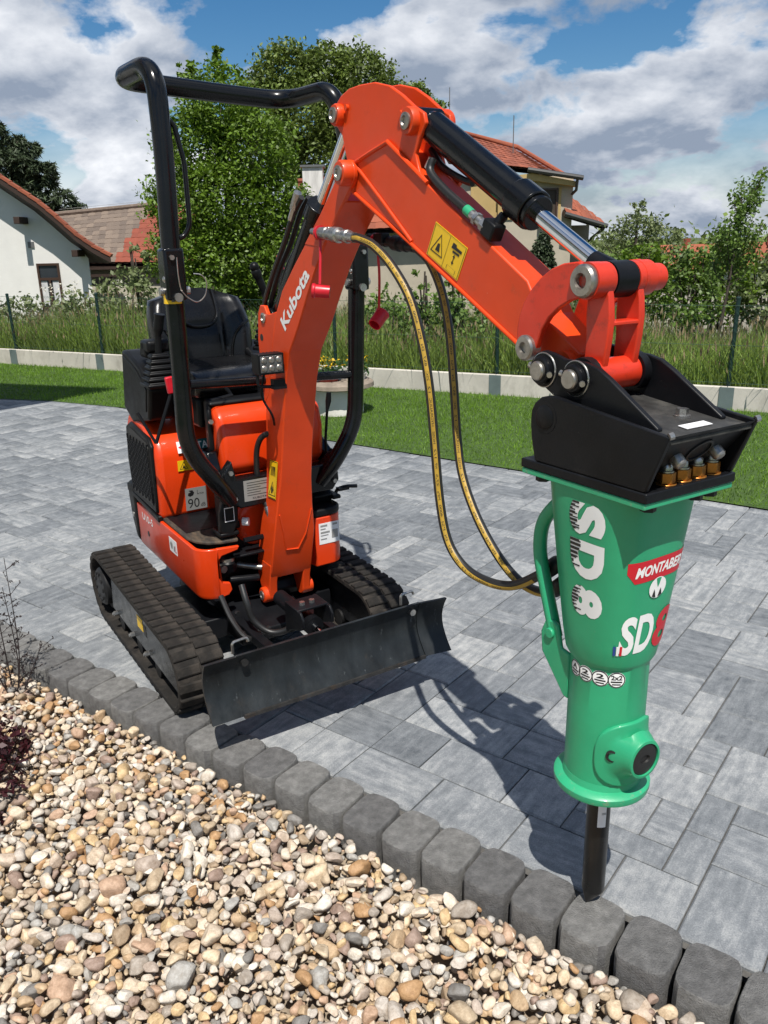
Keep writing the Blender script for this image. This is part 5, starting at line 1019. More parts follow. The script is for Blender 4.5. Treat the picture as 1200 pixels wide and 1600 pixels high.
cap((.876, .198, 1.640), (.884, .200, 1.54), (.872, .200, 1.400), (-.45, -.75, -.55)[::1] if False else (.25, -.75, -.62), True, 'red dust cap hanging open downwards in the gap beside the right roll bar post')
# ------------------------------------------------------------------ lawn, meadow, fence
FD = V(.891, -.454, 0); FN = V(.454, .891, 0); FP = V(1.262, 8.985, 0)
def fen(s, t=0.0, z=0.0): p = FP + FD * s + FN * t; return (p.x, p.y, z)
GRASS = mat('lawn_blade', (0.130, 0.245, 0.016), 0.55, transl=.35, rand=.24, var=.25, vs=2.2)
LAWN = mat('lawn_ground', (0.040, 0.080, 0.010), 0.9, var=.35, vs=14, bump=.6, bs=60)
lawn_poly = [uv(4.6, 5.29)[:2], (-2.8, 8.73), (-3.75, 9.22), (-4.7, 9.52), (-9.0, 11.35), (-14.0, 13.6), fen(-17)[:2], fen(9.5)[:2]]
mb = MB(); mb.add([(x, y, .004) for x, y in lawn_poly], [tuple(range(len(lawn_poly)))]); lawn = obj('lawn', mb, LAWN, smooth=False); lawn['kind'] = 'structure'; lawn['label'] = 'short mown lawn between the paving and the fence'
def in_poly(P, poly):
    x, y = P[:, 0], P[:, 1]; ins = np.zeros(len(P), bool); n = len(poly)
    for i in range(n):
        (x0, y0), (x1, y1) = poly[i], poly[(i + 1) % n]
        c = ((y0 > y) != (y1 > y)) & (x < (x1 - x0) * (y - y0) / (y1 - y0 + 1e-12) + x0); ins ^= c
    return ins
def blades(P, h, w, lean, segs, r):
    """P (n,3) roots -> curved strips of `segs` quads ending in a point"""
    n = len(P); a = r.uniform(0, 2 * pi, n); d = np.c_[np.cos(a), np.sin(a), np.zeros(n)]; b = r.uniform(0, 2 * pi, n); s = np.c_[np.cos(b), np.sin(b), np.zeros(n)]
    L = lean * np.abs(r.normal(size=n)); rows = []
    for k in range(segs + 1):
        t = k / segs; c = P + d * (L * h * t * t)[:, None]; c[:, 2] += h * t * (1 - .25 * np.minimum(L, 1) * t); ww = (w * (1 - t * t))[:, None]
        if k < segs: rows += [c - s * ww, c + s * ww]
        else: rows += [c]
    Vv = np.stack(rows, 1); m = 2 * segs + 1; F = []
    for k in range(segs - 1): F += [(2 * k, 2 * k + 1, 2 * k + 3), (2 * k, 2 * k + 3, 2 * k + 2)]
    F += [(2 * segs - 2, 2 * segs - 1, 2 * segs)]; F = np.array(F)
    return Vv.reshape(-1, 3), (F[None] + (np.arange(n) * m)[:, None, None]).reshape(-1, 3), Vv[:, -1]
def grass_lawn():
    r = np.random.default_rng(3); n = 420000; P = np.c_[r.uniform(-10, 6, n), r.uniform(4.2, 16, n), np.full(n, .003)]
    P = P[in_poly(P, lawn_poly) & (np.abs(P[:, 0]) < .55 * P[:, 1] + .6)]
    h = r.uniform(.022, .048, len(P)) * (1 + .25 * np.sin(P[:, 0] * 2.3) * np.sin(P[:, 1] * 1.7)); Vv, F, _ = blades(P, h, np.full(len(P), .0034), .7, 1, r)
    o = npmesh('lawn_grass', Vv, F, GRASS, smooth=False, kind='stuff'); tag(o, 'short green blades of the mown lawn', 'grass')
grass_lawn()
MEAD = mat('meadow_ground', (0.060, 0.075, 0.025), 0.95, var=.4, vs=1.2, bump=.4, bs=10)
def ground_z(t): return .10 - 1.5 * (1 - math.exp(-max(0, t) / 16))
mb = MB(); S_ = [-700, -200, -60, -30, -15, -5, 5, 15, 30, 60, 200, 700]; T_ = [.05, 1, 2, 4, 7, 11, 16, 24, 36, 60, 120, 300, 900]
mb.add([fen(s, t, ground_z(t)) for s in S_ for t in T_], [(i * len(T_) + j, (i + 1) * len(T_) + j, (i + 1) * len(T_) + j + 1, i * len(T_) + j + 1) for i in range(len(S_) - 1) for j in range(len(T_) - 1)])
me_ = obj('meadow', mb, MEAD); me_['kind'] = 'structure'; me_['label'] = 'overgrown meadow sloping away behind the fence'
mb = MB(); mb.add([fen(-300, .04, -.19), fen(300, .04, -.19), fen(300, -300, -.19), fen(-300, -300, -.19)], [(0, 1, 2, 3)]); yg = obj('ground', mb, LAWN, smooth=False); yg['kind'] = 'structure'
MGR = mat('meadow_blade', (0.170, 0.245, 0.045), 0.6, transl=.35, rand=.38, var=.35, vs=.9)
SEED = mat('seed_head', (0.200, 0.150, 0.085), 0.8, transl=.25, rand=.35)
def meadow_grass():
    r = np.random.default_rng(9); n = 74000; s = r.uniform(-15, 10, n); t = r.uniform(.03, 1, n) ** 1.9 * 13 + .03
    P = np.outer(s, FD[:]) + np.outer(t, FN[:]) + np.array(FP[:]); P[:, 2] = .10 - 1.5 * (1 - np.exp(-t / 16)); ok = np.abs(P[:, 0]) < .56 * P[:, 1] + .8; P = P[ok]; t = t[ok]; s = s[ok]
    h = (.60 + .22 * np.sin(s * .9 + 1) * np.sin(t * .8) + .10 * np.sin(s * 2.7)) * r.uniform(.55, 1.25, len(P)); Vv, F, tip = blades(P, h, np.full(len(P), .0065), .38, 3, r)
    o = npmesh('meadow_grass', Vv, F, MGR, kind='stuff'); tag(o, 'tall uncut meadow grass behind the fence', 'grass')
    k = r.random(len(P)) < .24; tip = tip[k]; m = len(tip); a = r.uniform(0, 2 * pi, m); l = r.uniform(.05, .13, m); w = r.uniform(.006, .012, m); d = np.c_[np.cos(a), np.sin(a), np.zeros(m)]; up = np.c_[d[:, :2] * .3, np.ones(m)]
    sd = np.c_[-d[:, 1], d[:, 0], np.zeros(m)]; q = np.stack([tip - up * (l * .4)[:, None], tip + sd * w[:, None], tip + up * (l * .6)[:, None], tip - sd * w[:, None]], 1).reshape(-1, 3)
    o = npmesh('meadow_seed_heads', q, np.arange(4 * m).reshape(-1, 4), SEED, kind='stuff', smooth=False); tag(o, 'tan seed heads over the meadow grass', 'grass')
meadow_grass()
POSTG = mat('green_post_coating', (0.006, 0.024, 0.021), 0.4, var=.15, vs=10); CLAMP = mat('grey_green_plate', (0.115, 0.150, 0.150), 0.6, var=.12, vs=8); WIRE = mat('green_wire', (0.03, 0.08, 0.05), .5)
FE = thing('garden_fence', 'green chain link fence on a low pale concrete base along the lawn', 'fence', fen(0), 0, off=fen(0))
posts = [-13.6, -11.5, -9.55, -7.55, -5.82, -3.95, -2.05, 0.0, 2.36, 4.5, 6.6, 8.7]
for a, b in zip(posts, posts[1:]):
    mb = MB(); A, B = V(*fen(a + .003)), V(*fen(b - .003)); mb.rings([[tuple(p + FN * o + V(0, 0, z)) for o, z in ((-.03, -.05), (.03, -.05), (.03, .222), (.022, .228), (-.022, .228), (-.03, .222))] for p in (A, B)]); obj('concrete_panel', mb, CONCRETE, FE, bevel=.003)
for i, s in enumerate(posts):
    h = 1.02 + .02 * (i % 3); mb = MB(); p = V(*fen(s, .035)); tl = V(-.012, .0, 0) * (1 if i % 2 else -1); mb.cyl(p + V(0, 0, .0), p + tl + V(0, 0, h), .021, seg=12); po = obj('post', mb, POSTG, FE)
    mb = MB(); mb.lathe(p + tl + V(0, 0, h), (0, 0, 1), [(.023, -.012), (.023, .004), (.014, .012), (0, .013)], 12); obj('post_cap', mb, POSTG, po)
    mb = MB(); q = V(*fen(s, -.036, .11)); mb.box(q, (.135, .010, .232), Matrix.Rotation(atan2(FD.y, FD.x), 3, 'Z')); obj('post_plate', mb, CLAMP, FE, bevel=.002)
def chain_mesh():
    A = []; F = []; n = 0; step = .085; z0, z1 = .24, 1.0; H = z1 - z0; s0, s1 = posts[0], posts[-1]
    for d in (1, -1):
        s = s0 - H
        while s < s1 + H:
            a, b = (s, z0), (s + H, z1)
            if d < 0: a, b = (s, z1), (s + H, z0)
            pa, pb = max(a[0], s0), min(b[0], s1)
            if pb > pa:
                za = a[1] + (b[1] - a[1]) * (pa - a[0]) / H; zb = a[1] + (b[1] - a[1]) * (pb - a[0]) / H; P, Q = V(*fen(pa, .012 + .003 * d, za)), V(*fen(pb, .012 + .003 * d, zb)); w = .0011
                for c in (P, Q): A += [tuple(c + FN * w), tuple(c - FN * w * .5 + V(0, 0, w)), tuple(c - FN * w * .5 - V(0, 0, w))]
                F += [(n, n + 1, n + 4, n + 3), (n + 1, n + 2, n + 5, n + 4), (n + 2, n, n + 3, n + 5)]; n += 6
            s += step
    for z in (.26, .62, .99):
        P, Q = V(*fen(s0, .015, z)), V(*fen(s1, .015, z)); w = .002
        for c in (P, Q): A += [tuple(c + FN * w), tuple(c - FN * w * .5 + V(0, 0, w)), tuple(c - FN * w * .5 - V(0, 0, w))]
        F += [(n, n + 1, n + 4, n + 3), (n + 1, n + 2, n + 5, n + 4), (n + 2, n, n + 3, n + 5)]; n += 6
    npmesh('wire_mesh', np.array(A), np.array(F), WIRE, FE, smooth=False, kind='stuff', off=fen(0))
chain_mesh()
# ------------------------------------------------------------------ planter
PC = (-.430, 8.22, 0); PL = thing('stone_planter', 'round stone slab on a white pedestal standing on the lawn, with flower bowl', 'planter', PC, 0, off=PC)
WHC = mat('white_concrete', (0.62, 0.60, 0.55), .85, var=.1, vs=6, bump=.2, bs=40); STONE = mat('weathered_stone', (0.22, 0.18, 0.14), .9, var=.3, vs=9, bump=.5, bs=30)
mb = MB(); mb.lathe(PC, (0, 0, 1), [(.25, -.02), (.245, .22), (.235, .262)], 28); obj('pedestal', mb, WHC, PL)
mb = MB(); mb.lathe((PC[0], PC[1], .262), (0, 0, 1), [(.33, 0), (.36, .012), (.355, .05), (.33, .068)], 32); obj('slab', mb, STONE, PL)
TERRA = mat('red_pot', (0.25, 0.03, 0.02), .6, var=.15, vs=20)
LEAFP = mat('flower_leaf', (0.03, 0.085, 0.015), .5, transl=.3, rand=.3); YFL = mat('yellow_petal', (0.75, 0.48, 0.01), .6, transl=.3, rand=.15)
def leaf_quads(C, size, r, up=0.0):
    """random leaf-shaped quads at centres C"""
    n = len(C); nrm = r.normal(size=(n, 3)); nrm[:, 2] = np.abs(nrm[:, 2]) + up; nrm /= np.linalg.norm(nrm, axis=1)[:, None]
    t = np.cross(nrm, r.normal(size=(n, 3))); t /= np.linalg.norm(t, axis=1)[:, None]; b = np.cross(nrm, t); s = (size * r.uniform(.6, 1.35, n))[:, None]
    q = np.stack([C - t * s, C + b * s * .55 + nrm * s * .12, C + t * s, C - b * s * .55 + nrm * s * .12], 1).reshape(-1, 3); return q, np.arange(4 * n).reshape(-1, 4)
for k, (dx, dy, rr) in enumerate(((-.10, -.05, .13), (.20, .02, .085))):
    c = (PC[0] + dx, PC[1] + dy, .330); t = thing('flower_pot', ('red bowl of yellow flowers in the middle of the stone slab', 'small pot of pale yellow flowers at the right rim of the stone slab')[k], 'flower pot', c, 0, off=c)
    mb = MB(); mb.lathe(c, (0, 0, 1), [(rr * .8, 0), (rr, .055), (rr * 1.05, .06), (rr * 1.05, .07), (rr * .9, .07), (rr * .85, .045), (0, .045)], 20); obj('pot', mb, TERRA if k == 0 else WHC, t)
    r = np.random.default_rng(40 + k); C = np.c_[r.normal(0, rr * .6, 260) + c[0], r.normal(0, rr * .6, 260) + c[1], np.abs(r.normal(0, .07, 260)) + c[2] + .05]; q, f = leaf_quads(C, .022, r); npmesh('leaves', q, f, LEAFP, t, kind='stuff', off=c)
    C = np.c_[r.normal(0, rr * .6, 60) + c[0], r.normal(0, rr * .6, 60) + c[1], r.uniform(.12, .24, 60) + c[2]]; q, f = leaf_quads(C, .020, r, up=.6); npmesh('blossoms', q, f, YFL, t, kind='stuff', off=c)
# ------------------------------------------------------------------ buildings
PLW = mat('white_plaster', (0.70, 0.69, 0.66), .9, var=.05, vs=2, bump=.25, bs=14, dirt=((.42, .40, .36), .05, 2)); PLB = mat('beige_plaster', (0.42, 0.37, 0.29), .9, var=.08, vs=2, bump=.3, bs=20); PLO = mat('ochre_plaster', (0.44, 0.31, 0.13), .9, var=.1, vs=3); PLD = mat('shaded_old_plaster', (0.24, 0.205, 0.165), .95, var=.2, vs=1.3, bump=.5, bs=9, dirt=((.40, .36, .30), .2, 1.2)); STW = mat('pale_rubble_stone', (0.46, 0.42, 0.34), .95, var=.15, vs=5, bump=.5, bs=12)  # PLD: plaster darkened in its colour for the shaded barn and villa side walls
TIL_O = mat('orange_roof_tile', (0.245, 0.066, 0.032), .75, rand=.22, var=.12, vs=7); TIL_R = mat('red_brown_roof_tile', (0.21, 0.050, 0.026), .7, rand=.14, var=.1, vs=7); TIL_G = mat('weathered_roof_tile', (0.150, 0.115, 0.092), .9, rand=.25, var=.25, vs=9, dirt=((.25, .22, .18), .15, 9))
WOOD = mat('dark_stained_wood', (0.035, 0.018, 0.012), .7, var=.2, vs=6); GUT = mat('dark_gutter', (0.04, 0.04, 0.038), .5); PANE = mat('window_glass', (0.03, 0.035, 0.04), .06, var=.3, vs=2, spec=.7); CURT = mat('white_curtain', (.55, .55, .55), .9, var=.2, vs=8); WBR = mat('brown_window_frame', (.05, .025, .015), .5); METAL = mat('grey_rod', (.18, .18, .18), .5, metal=.5)
_b = MB(); N_ = 7
for j, (yy, zz) in enumerate(((0, .026), (0, .0), (1.06, -.02), (1.06, .004))): pass
_top = [(i / (N_ - 1) - .5, .030 * sin(pi * 1.0 * i / (N_ - 1)) ** 2) for i in range(N_)]
TILEV = [(x, 0, .030 + z) for x, z in _top] + [(x, 1.10, .004 + z) for x, z in _top] + [(x, 0, .0) for x, z in _top]
TILEF = [(i, i + 1, N_ + i + 1, N_ + i) for i in range(N_ - 1)] + [(2 * N_ + i, 2 * N_ + i + 1, i + 1, i) for i in range(N_ - 1)]
def tile_mesh(m):
    me = bpy.data.meshes.new('roof_tile'); me.from_pydata(TILEV, [], TILEF); me.materials.append(m); return me
def roof_quad(parent, P00, P10, P11, P01, nc, nr, mfn, keep=None, under=None, thick=.35):
    P00, P10, P11, P01 = [V(*p) for p in (P00, P10, P11, P01)]; B = lambda u, v: (P00 * (1 - u) + P10 * u) * (1 - v) + (P01 * (1 - u) + P11 * u) * v; off = V(*ROOTF[parent.name])
    for j in range(nr):
        for i in range(nc):
            u, v = (i + .5) / nc, j / nr
            if keep and not keep(u, v): continue
            X = B((i + 1) / nc, v) - B(i / nc, v); Y = B(u, (j + 1) / nr) - B(u, v); Z = X.cross(Y).normalized(); o = bpy.data.objects.new('roof_tile', mfn(u, v)); COL.objects.link(o); o.parent = parent
            p = B(u, v) - off; M = Matrix((X, Y, Z * X.length * 1.2)).transposed().to_4x4(); M.translation = p + Z * (.012 + random.uniform(0, .008)); o.matrix_local = M
    n = (P10 - P00).cross(P01 - P00).normalized(); mb = MB(); G = 8; mb.add([tuple(B(i / G, j / G) - n * d) for d in (.03, .15) for i in range(G + 1) for j in range(G + 1)], []); K_ = (G + 1) ** 2; I_ = lambda i, j: i * (G + 1) + j
    mb.f += [(I_(i, j), I_(i + 1, j), I_(i + 1, j + 1), I_(i, j + 1)) for i in range(G) for j in range(G)] + [(K_ + I_(i, j), K_ + I_(i, j + 1), K_ + I_(i + 1, j + 1), K_ + I_(i + 1, j)) for i in range(G) for j in range(G)]
    for a in range(G): mb.f += [(I_(a, 0), K_ + I_(a, 0), K_ + I_(a + 1, 0), I_(a + 1, 0)), (I_(a + 1, G), K_ + I_(a + 1, G), K_ + I_(a, G), I_(a, G)), (I_(0, a + 1), K_ + I_(0, a + 1), K_ + I_(0, a), I_(0, a)), (I_(G, a), K_ + I_(G, a), K_ + I_(G, a + 1), I_(G, a + 1))]; return obj('roof', mb, under or WOOD, parent)
def window(parent, x0, x1, z0, z1, y, split=.66, glass=PANE, frame=WBR, sill=True, curtain=False):
    mb = MB(); w = .06
    for a, b in (((x0, z0), (x0 + w, z1)), ((x1 - w, z0), (x1, z1)), ((x0 + w, z0), (x1 - w, z0 + w)), ((x0 + w, z1 - w), (x1 - w, z1))): mb.box2((a[0], y - .03, a[1]), (b[0], y + .04, b[1]))
    if split: zt = z0 + (z1 - z0) * split; mb.box2((x0 + w, y - .025, zt - .035), (x1 - w, y + .035, zt + .035)); mb.box2(((x0 + x1) / 2 - .03, y - .025, z0 + w), ((x0 + x1) / 2 + .03, y + .035, zt - .035))
    wn = obj('window', mb, frame, parent); mb = MB(); mb.box2((x0 + w * .5, y + .012, z0 + w * .5), (x1 - w * .5, y + .02, z1 - w * .5)); obj('pane', mb, glass, wn)
    if sill: mb = MB(); mb.box2((x0 - .06, y - .16, z0 - .06), (x1 + .06, y + .02, z0 - .012)); obj('sill', mb, GUT, wn)
    if curtain:
        mb = MB()
        for cx in (x0 + .14, x1 - .16): mb.rings([[(cx - .09 + .03 * k + 0, y + .010 - (.004 if k % 2 else 0), z) for k in range(7)] for z in (z0 + .1, z0 + (z1 - z0) * .62)], cap=False)
        obj('curtain', mb, CURT, wn)
    return wn
# white gable house
H1 = thing('gable_house', 'white plastered house with dark wood eaves and a brown window at the left edge', 'house', (-10.5, 24, -1.5), 0, off=(-10.5, 24, -1.5))
line = [(-7.47, 1.38), (-7.95, 1.66), (-8.38, 1.98), (-8.85, 2.44), (-9.27, 2.82), (-10.22, 3.50), (-12.6, 5.25)]
l2 = [(x * .975, 1.636 + (z - 1.636) * .975) for x, z in line]
wl_ = [(-8.10, -1.6), (-8.10, 1.36)] + [(x, z - .19) for x, z in line[2:]] + [(-16.6, 2.25), (-17.0, 1.3), (-17.0, -1.6)]
def lean(mb, k=.62, y0=24.0):
    mb.v = [(x - k * (y - y0), y, z) for x, y, z in mb.v]; return mb
mb = MB(); mb.prism(wl_, 24.0, 33.5); lean(mb); wall = obj('wall', mb, PLW, H1)
full = [(x, z) for x, z in l2] + [(-2 * 12.6 * .975 - x, z) for x, z in l2[-2::-1]]
mb = MB(); mb.prism(full + [(x, z - .15) for x, z in full[::-1]], 23.38, 34.0); lean(mb, .62, 23.38); rf = obj('roof', mb, WOOD, H1)
mb = MB(); mb.prism([(x, z + .035) for x, z in full] + [(x, z + .004) for x, z in full[::-1]], 23.46, 34.0); lean(mb, .62, 23.46); obj('roof_covering', mb, TIL_O, rf)
VT = bpy.data.meshes.new('verge_tile'); _b = MB(); _b.box((0, 0, 0), (1.06, .20, .07)); VT.from_pydata(_b.v, [], _b.f); VT.materials.append(TIL_O)
for (xa, za), (xb, zb) in zip(l2, l2[1:]):
    L0 = hypot(xb - xa, zb - za); k = max(1, round(L0 / .3))
    for i in range(k):
        t = (i + .5) / k; o = bpy.data.objects.new('verge_tile', VT); COL.objects.link(o); o.parent = H1; o.location = V(xa + (xb - xa) * t, 23.46, za + (zb - za) * t + .05) - V(-10.5, 24, -1.5); o.rotation_euler = (0, atan2(zb - za, -(xb - xa)) - .05 + 0, 0); o.scale = (L0 / k, 1, 1)
mb = MB(); mb.box2((-9.78, 23.40, 2.30), (-9.62, 24.0, 2.48)); mb.box2((-8.34, 23.40, 1.42), (-8.18, 24.0, 1.60)); obj('purlin_end', mb, WOOD, H1, bevel=.01)
window(H1, -9.57, -8.94, .02, 1.26, 23.985, curtain=True); window(H1, -11.45, -10.82, .02, 1.26, 23.985, curtain=True)
mb = MB(); mb.box2((-9.72, 23.97, 1.68), (-9.55, 24.01, 1.84)); obj('vent', mb, METAL, H1)
# long barn behind it
H2 = thing('barn', 'long low barn with weathered grey tiles and a newer red patch of roof', 'barn', (-9, 29, -1.5), 0, off=(-9, 29, -1.5))
mb = MB(); mb.box2((-16, 29.25, -1.8), (-6.3, 33, 1.05)); obj('wall', mb, PLD, H2); mb = MB(); mb.box2((-10.4, 29.10, -1.9), (-6.25, 29.24, .40)); obj('plinth', mb, STW, H2)
tG, tR = tile_mesh(TIL_G), tile_mesh(TIL_R)
def barn_pick(u, v): return tR if u > .44 + .24 * v else tG
roof_quad(H2, (-11.0, 28.7, 1.22), (-6.2, 28.7, 1.10), (-6.6, 33, 3.22), (-12.2, 33, 2.80), 22, 12, barn_pick)
mb = MB(); mb.tube([(-12.2, 33.0, 2.88), (-9.4, 33, 3.08), (-6.6, 33, 3.30)], .09, 8); obj('ridge', mb, TIL_G, H2)
mb = MB(); mb.cyl((-8.62, 33, 3.1), (-8.62, 33, 4.2), .014, seg=6); mb.tube([(-12, 33, 3.05), (-8.6, 33, 3.28)], .006, 5); obj('lightning_rod', mb, METAL, H2)
mb = MB(); mb.box2((-9.75, 28.55, .72), (-8.75, 28.62, .80)); mb.box2((-9.75, 28.55, .95), (-8.75, 28.62, 1.03)); mb.tube([(-9.6, 28.6, .1), (-8.7, 28.6, .95)], .03, 6); obj('timber_brace', mb, WOOD, H2)
# villa on the right
H3 = thing('tiled_villa', 'beige villa with orange tiled roofs, a dormer with one dark window and a white chimney', 'house', (3, 28, -2), 0, off=(3, 28, -2))
mb = MB(); mb.box2((-2.4, 27.2, -2.2), (4.15, 34, 2.0)); obj('wall', mb, PLB, H3)
mb = MB(); mb.box2((3.80, 26.9, -2.2), (6.02, 32, 3.42)); dw = obj('dormer_wall', mb, PLB, H3)
mb = MB(); mb.box2((3.72, 26.86, 2.2), (4.18, 26.99, 3.56)); mb.box2((2.9, 27.05, 1.1), (3.9, 27.3, 3.5)); obj('ochre_panel', mb, PLO, H3)
mb = MB(); mb.prism([(3.70, 3.40), (4.7, 3.50), (6.08, 3.24), (6.08, 3.10), (4.7, 3.30), (3.70, 3.22)], 26.62, 27.0); obj('fascia', mb, PLO, dw)
mb = MB(); mb.tube([(4.55, 26.55, 3.60), (6.05, 26.50, 3.36), (6.22, 26.50, 3.33)], .075, 8); mb.tube([(6.05, 26.5, 3.32), (6.05, 26.6, 3.0), (5.98, 26.82, 2.9)], .045, 8); obj('gutter', mb, GUT, H3)
window(H3, 5.02, 5.56, 2.05, 3.08, 26.88, split=0, glass=mat('dark_shutter', (.045, .03, .02), .6, var=.3, vs=3), sill=True)
mb = MB(); mb.box2((5.58, 26.87, 2.02), (5.66, 26.95, 3.1)); obj('window_reveal', mb, PLO, H3)
tO = tile_mesh(TIL_O)
roof_quad(H3, (2.2, 26.6, 3.95), (5.0, 27.0, 3.62), (5.20, 33.0, 4.78), (1.9, 31.5, 5.45), 14, 10, lambda u, v: tO)
roof_quad(H3, (5.0, 27.0, 3.62), (6.3, 28.5, 3.35), (5.4, 33.0, 4.70), (5.20, 33.0, 4.78), 5, 10, lambda u, v: tO)
roof_quad(H3, (-2.9, 26.6, 1.95), (2.2, 26.6, 2.05), (2.2, 29.6, 3.75), (-2.6, 29.6, 3.55), 18, 9, lambda u, v: tO)
mb = MB(); mb.box2((1.9, 27.1, 1.9), (4.0, 33, 3.4)); obj('upper_wall', mb, PLB, H3)
mb = MB(); mb.tube([(-2.7, 29.6, 3.62), (2.2, 29.6, 3.82), (1.9, 31.5, 5.52), (5.25, 33.0, 4.86), (6.3, 28.45, 3.42)], .08, 8); obj('ridge', mb, TIL_O, H3)
roof_quad(H3, (5.75, 26.5, 2.35), (6.98, 26.5, 1.98), (5.95, 29.5, 3.30), (5.70, 29.5, 3.42), 7, 7, lambda u, v: tO)
mb = MB(); mb.box2((5.9, 27.6, -2.2), (6.75, 31, 2.0)); obj('side_wall', mb, PLD, H3); mb = MB(); mb.tube([(5.70, 26.42, 2.32), (7.02, 26.42, 1.94)], .07, 8); mb.tube([(6.92, 26.45, 1.9), (6.8, 26.9, 1.7), (6.66, 27.5, 1.45), (6.66, 27.5, -1.5)], .045, 8); obj('gutter', mb, GUT, H3)
mb = MB(); mb.cyl((2.52, 30.5, 5.2), (2.52, 30.5, 6.5), .014, seg=6); mb.cyl((4.70, 30.5, 4.4), (4.70, 30.5, 5.6), .016, seg=6); obj('lightning_rod', mb, METAL, H3)
mb = MB(); mb.box2((-2.28, 27.2, 2.6), (-1.66, 27.8, 3.86)); c_ = obj('chimney', mb, mat('white_brickwork', (.62, .60, .57), .9, var=.18, vs=4, dirt=((.3, .28, .26), .2, 3), stretch=(3, 3, .4)), H3); mb = MB(); mb.box2((-2.34, 27.14, 3.86), (-1.60, 27.86, 3.92)); obj('chimney_cap', mb, METAL, c_)
# distant houses and wall on the right
for x, y, w, ro, lab in ((22.0, 58, 5.0, 0.2, 'far low house with a pale red roof behind the bushes'), (28.6, 62, 4.2, -.3, 'far house with an orange roof at the right edge beyond the young tree')):
    t = thing('distant_house', lab, 'house', (x, y, -1.9), ro, off=(0, 0, 0)); mb = MB(); mb.box2((-w / 2, 0, -1), (w / 2, 5, 1.2)); obj('wall', mb, PLW, t); mb = MB(); mb.prism([(-.4, 1.1), (2.5, 2.9), (5.4, 1.1)][::-1], -w / 2 - .2, w / 2 + .2, 'x'); rf = obj('roof', mb, TIL_O, t); mb = MB(); mb.box2((-.2, 2.0, 2.4), (.2, 2.5, 3.3)); obj('chimney', mb, TIL_R, rf)
W1 = thing('garden_wall', 'pale grey concrete wall at the far end of the meadow', 'wall', (6.2, 16.5, -.8), 0, off=(6.2, 16.5, -.8)); mb = MB()
for k in range(7): mb = MB(); mb.box2((4.6 + .62 * k, 16.5 - .05 * k, -1.0), (5.2 + .62 * k, 16.56 - .05 * k, .58 - .012 * (k % 3))); obj('wall_panel', mb, CONCRETE, W1)
# unseen house, overhanging roof shaped so its corner shades the paving's far left end
HC = V(-3.05, 6.28, 0); NBH = thing('unseen_house', 'unseen tall white house outside the left edge of the view, roof shaped for its shadow', 'house', tuple(HC), 0, off=tuple(HC))
d1, d2 = V(-.62, -.785, 0), V(-.94, .34, 0); q = [HC, HC + d2 * 9, HC + d2 * 9 + d1 * 9, HC + d1 * 9]; mb = MB(); mb.prism([(p.x - 2.1, p.y - .5) for p in q], -.2, 6.6, 'z'); obj('wall', mb, PLW, NBH); mb = MB(); mb.prism([(p.x, p.y) for p in q], 6.603, 6.8, 'z'); obj('roof', mb, TIL_R, NBH)
# ------------------------------------------------------------------ trees and shrubs
BARK = mat('bark', (0.055, 0.042, 0.032), .95, var=.35, vs=8, bump=.8, bs=20)
L_BRIGHT = mat('bright_leaf', (0.115, 0.195, 0.016), .5, transl=.35, rand=.34, var=.2, vs=.8); L_DARK = mat('walnut_leaf', (0.130, 0.182, 0.036), .5, transl=.3, rand=.34, var=.25, vs=.7); L_MID = mat('shrub_leaf', (0.125, 0.205, 0.038), .5, transl=.35, rand=.36, var=.25, vs=1.2); L_OLIVE = mat('olive_leaf', (0.170, 0.212, 0.085), .55, transl=.35, rand=.3, var=.2, vs=1.5); L_NEED = mat('pine_needle', (0.050, 0.074, 0.034), .6, transl=.15, rand=.35); L_RED = mat('barberry_leaf', (0.040, 0.006, 0.010), .5, transl=.2, rand=.4)
def crown_points(blobs, r, per):
    C = []
    for (x, y, z, rx, ry, rz, n) in blobs:
        m = max(1, n // per); d = r.normal(size=(m, 3)); d /= np.linalg.norm(d, axis=1)[:, None]; k = r.uniform(.35, 1.0, m) ** .45; c = d * k[:, None] * np.array([rx, ry, rz]) + (x, y, z); rad = min(rx, ry, rz)
        for p in c: s = r.uniform(.10, .26) * rad; C.append(p + r.normal(size=(per, 3)) * s * np.array([1, 1, .7]))
    return np.concatenate(C)
def tree(name, label, cat, base, trunk_top, blobs, leaf, m, seed, per=26, trunk_r=.14, group=None, needles=False, limbs=None):
    if not needles and leaf > .05: leaf *= .78; blobs = [(*b[:6], int(b[6] * 1.5)) for b in blobs]
    t = thing(name, label, cat, base, 0, off=base, group=group); r = np.random.default_rng(seed); C = crown_points(blobs, r, per); q, f = leaf_quads(C, leaf, r, up=.25)
    if needles: q = q.reshape(-1, 4, 3); c = q.mean(1, keepdims=True); q = c + (q - c) * 1.0; q[:, 1] = c[:, 0] + (q[:, 1] - c[:, 0]) * .35; q[:, 3] = c[:, 0] + (q[:, 3] - c[:, 0]) * .35; q = q.reshape(-1, 3)
    npmesh('crown', q, f, m, t, smooth=False, off=base)
    mb = MB(); b = V(*base); tp = V(*trunk_top); mb.tube(smooth_path([tuple(b - V(0, 0, .3)), tuple(b.lerp(tp, .35) + V(.05, 0, 0)), tuple(b.lerp(tp, .7) - V(.04, 0, 0)), tuple(tp)], 4), [trunk_r * (1.15 - .95 * k / 12) for k in range(13)], 8); tr = obj('trunk', mb, BARK, t)
    mb = MB()
    for i, B in enumerate(blobs[:(limbs or 9)]):
        s = b.lerp(tp, r.uniform(.35, .9)); e = V(B[0], B[1], B[2]) + V(0, 0, B[5] * .35); mb.tube(smooth_path([tuple(s), tuple(s.lerp(e, .5) + V(0, 0, .12)), tuple(e)], 3), [trunk_r * .42 * (1 - .13 * k) for k in range(7)], 5)
    obj('limb', mb, BARK, tr); return t
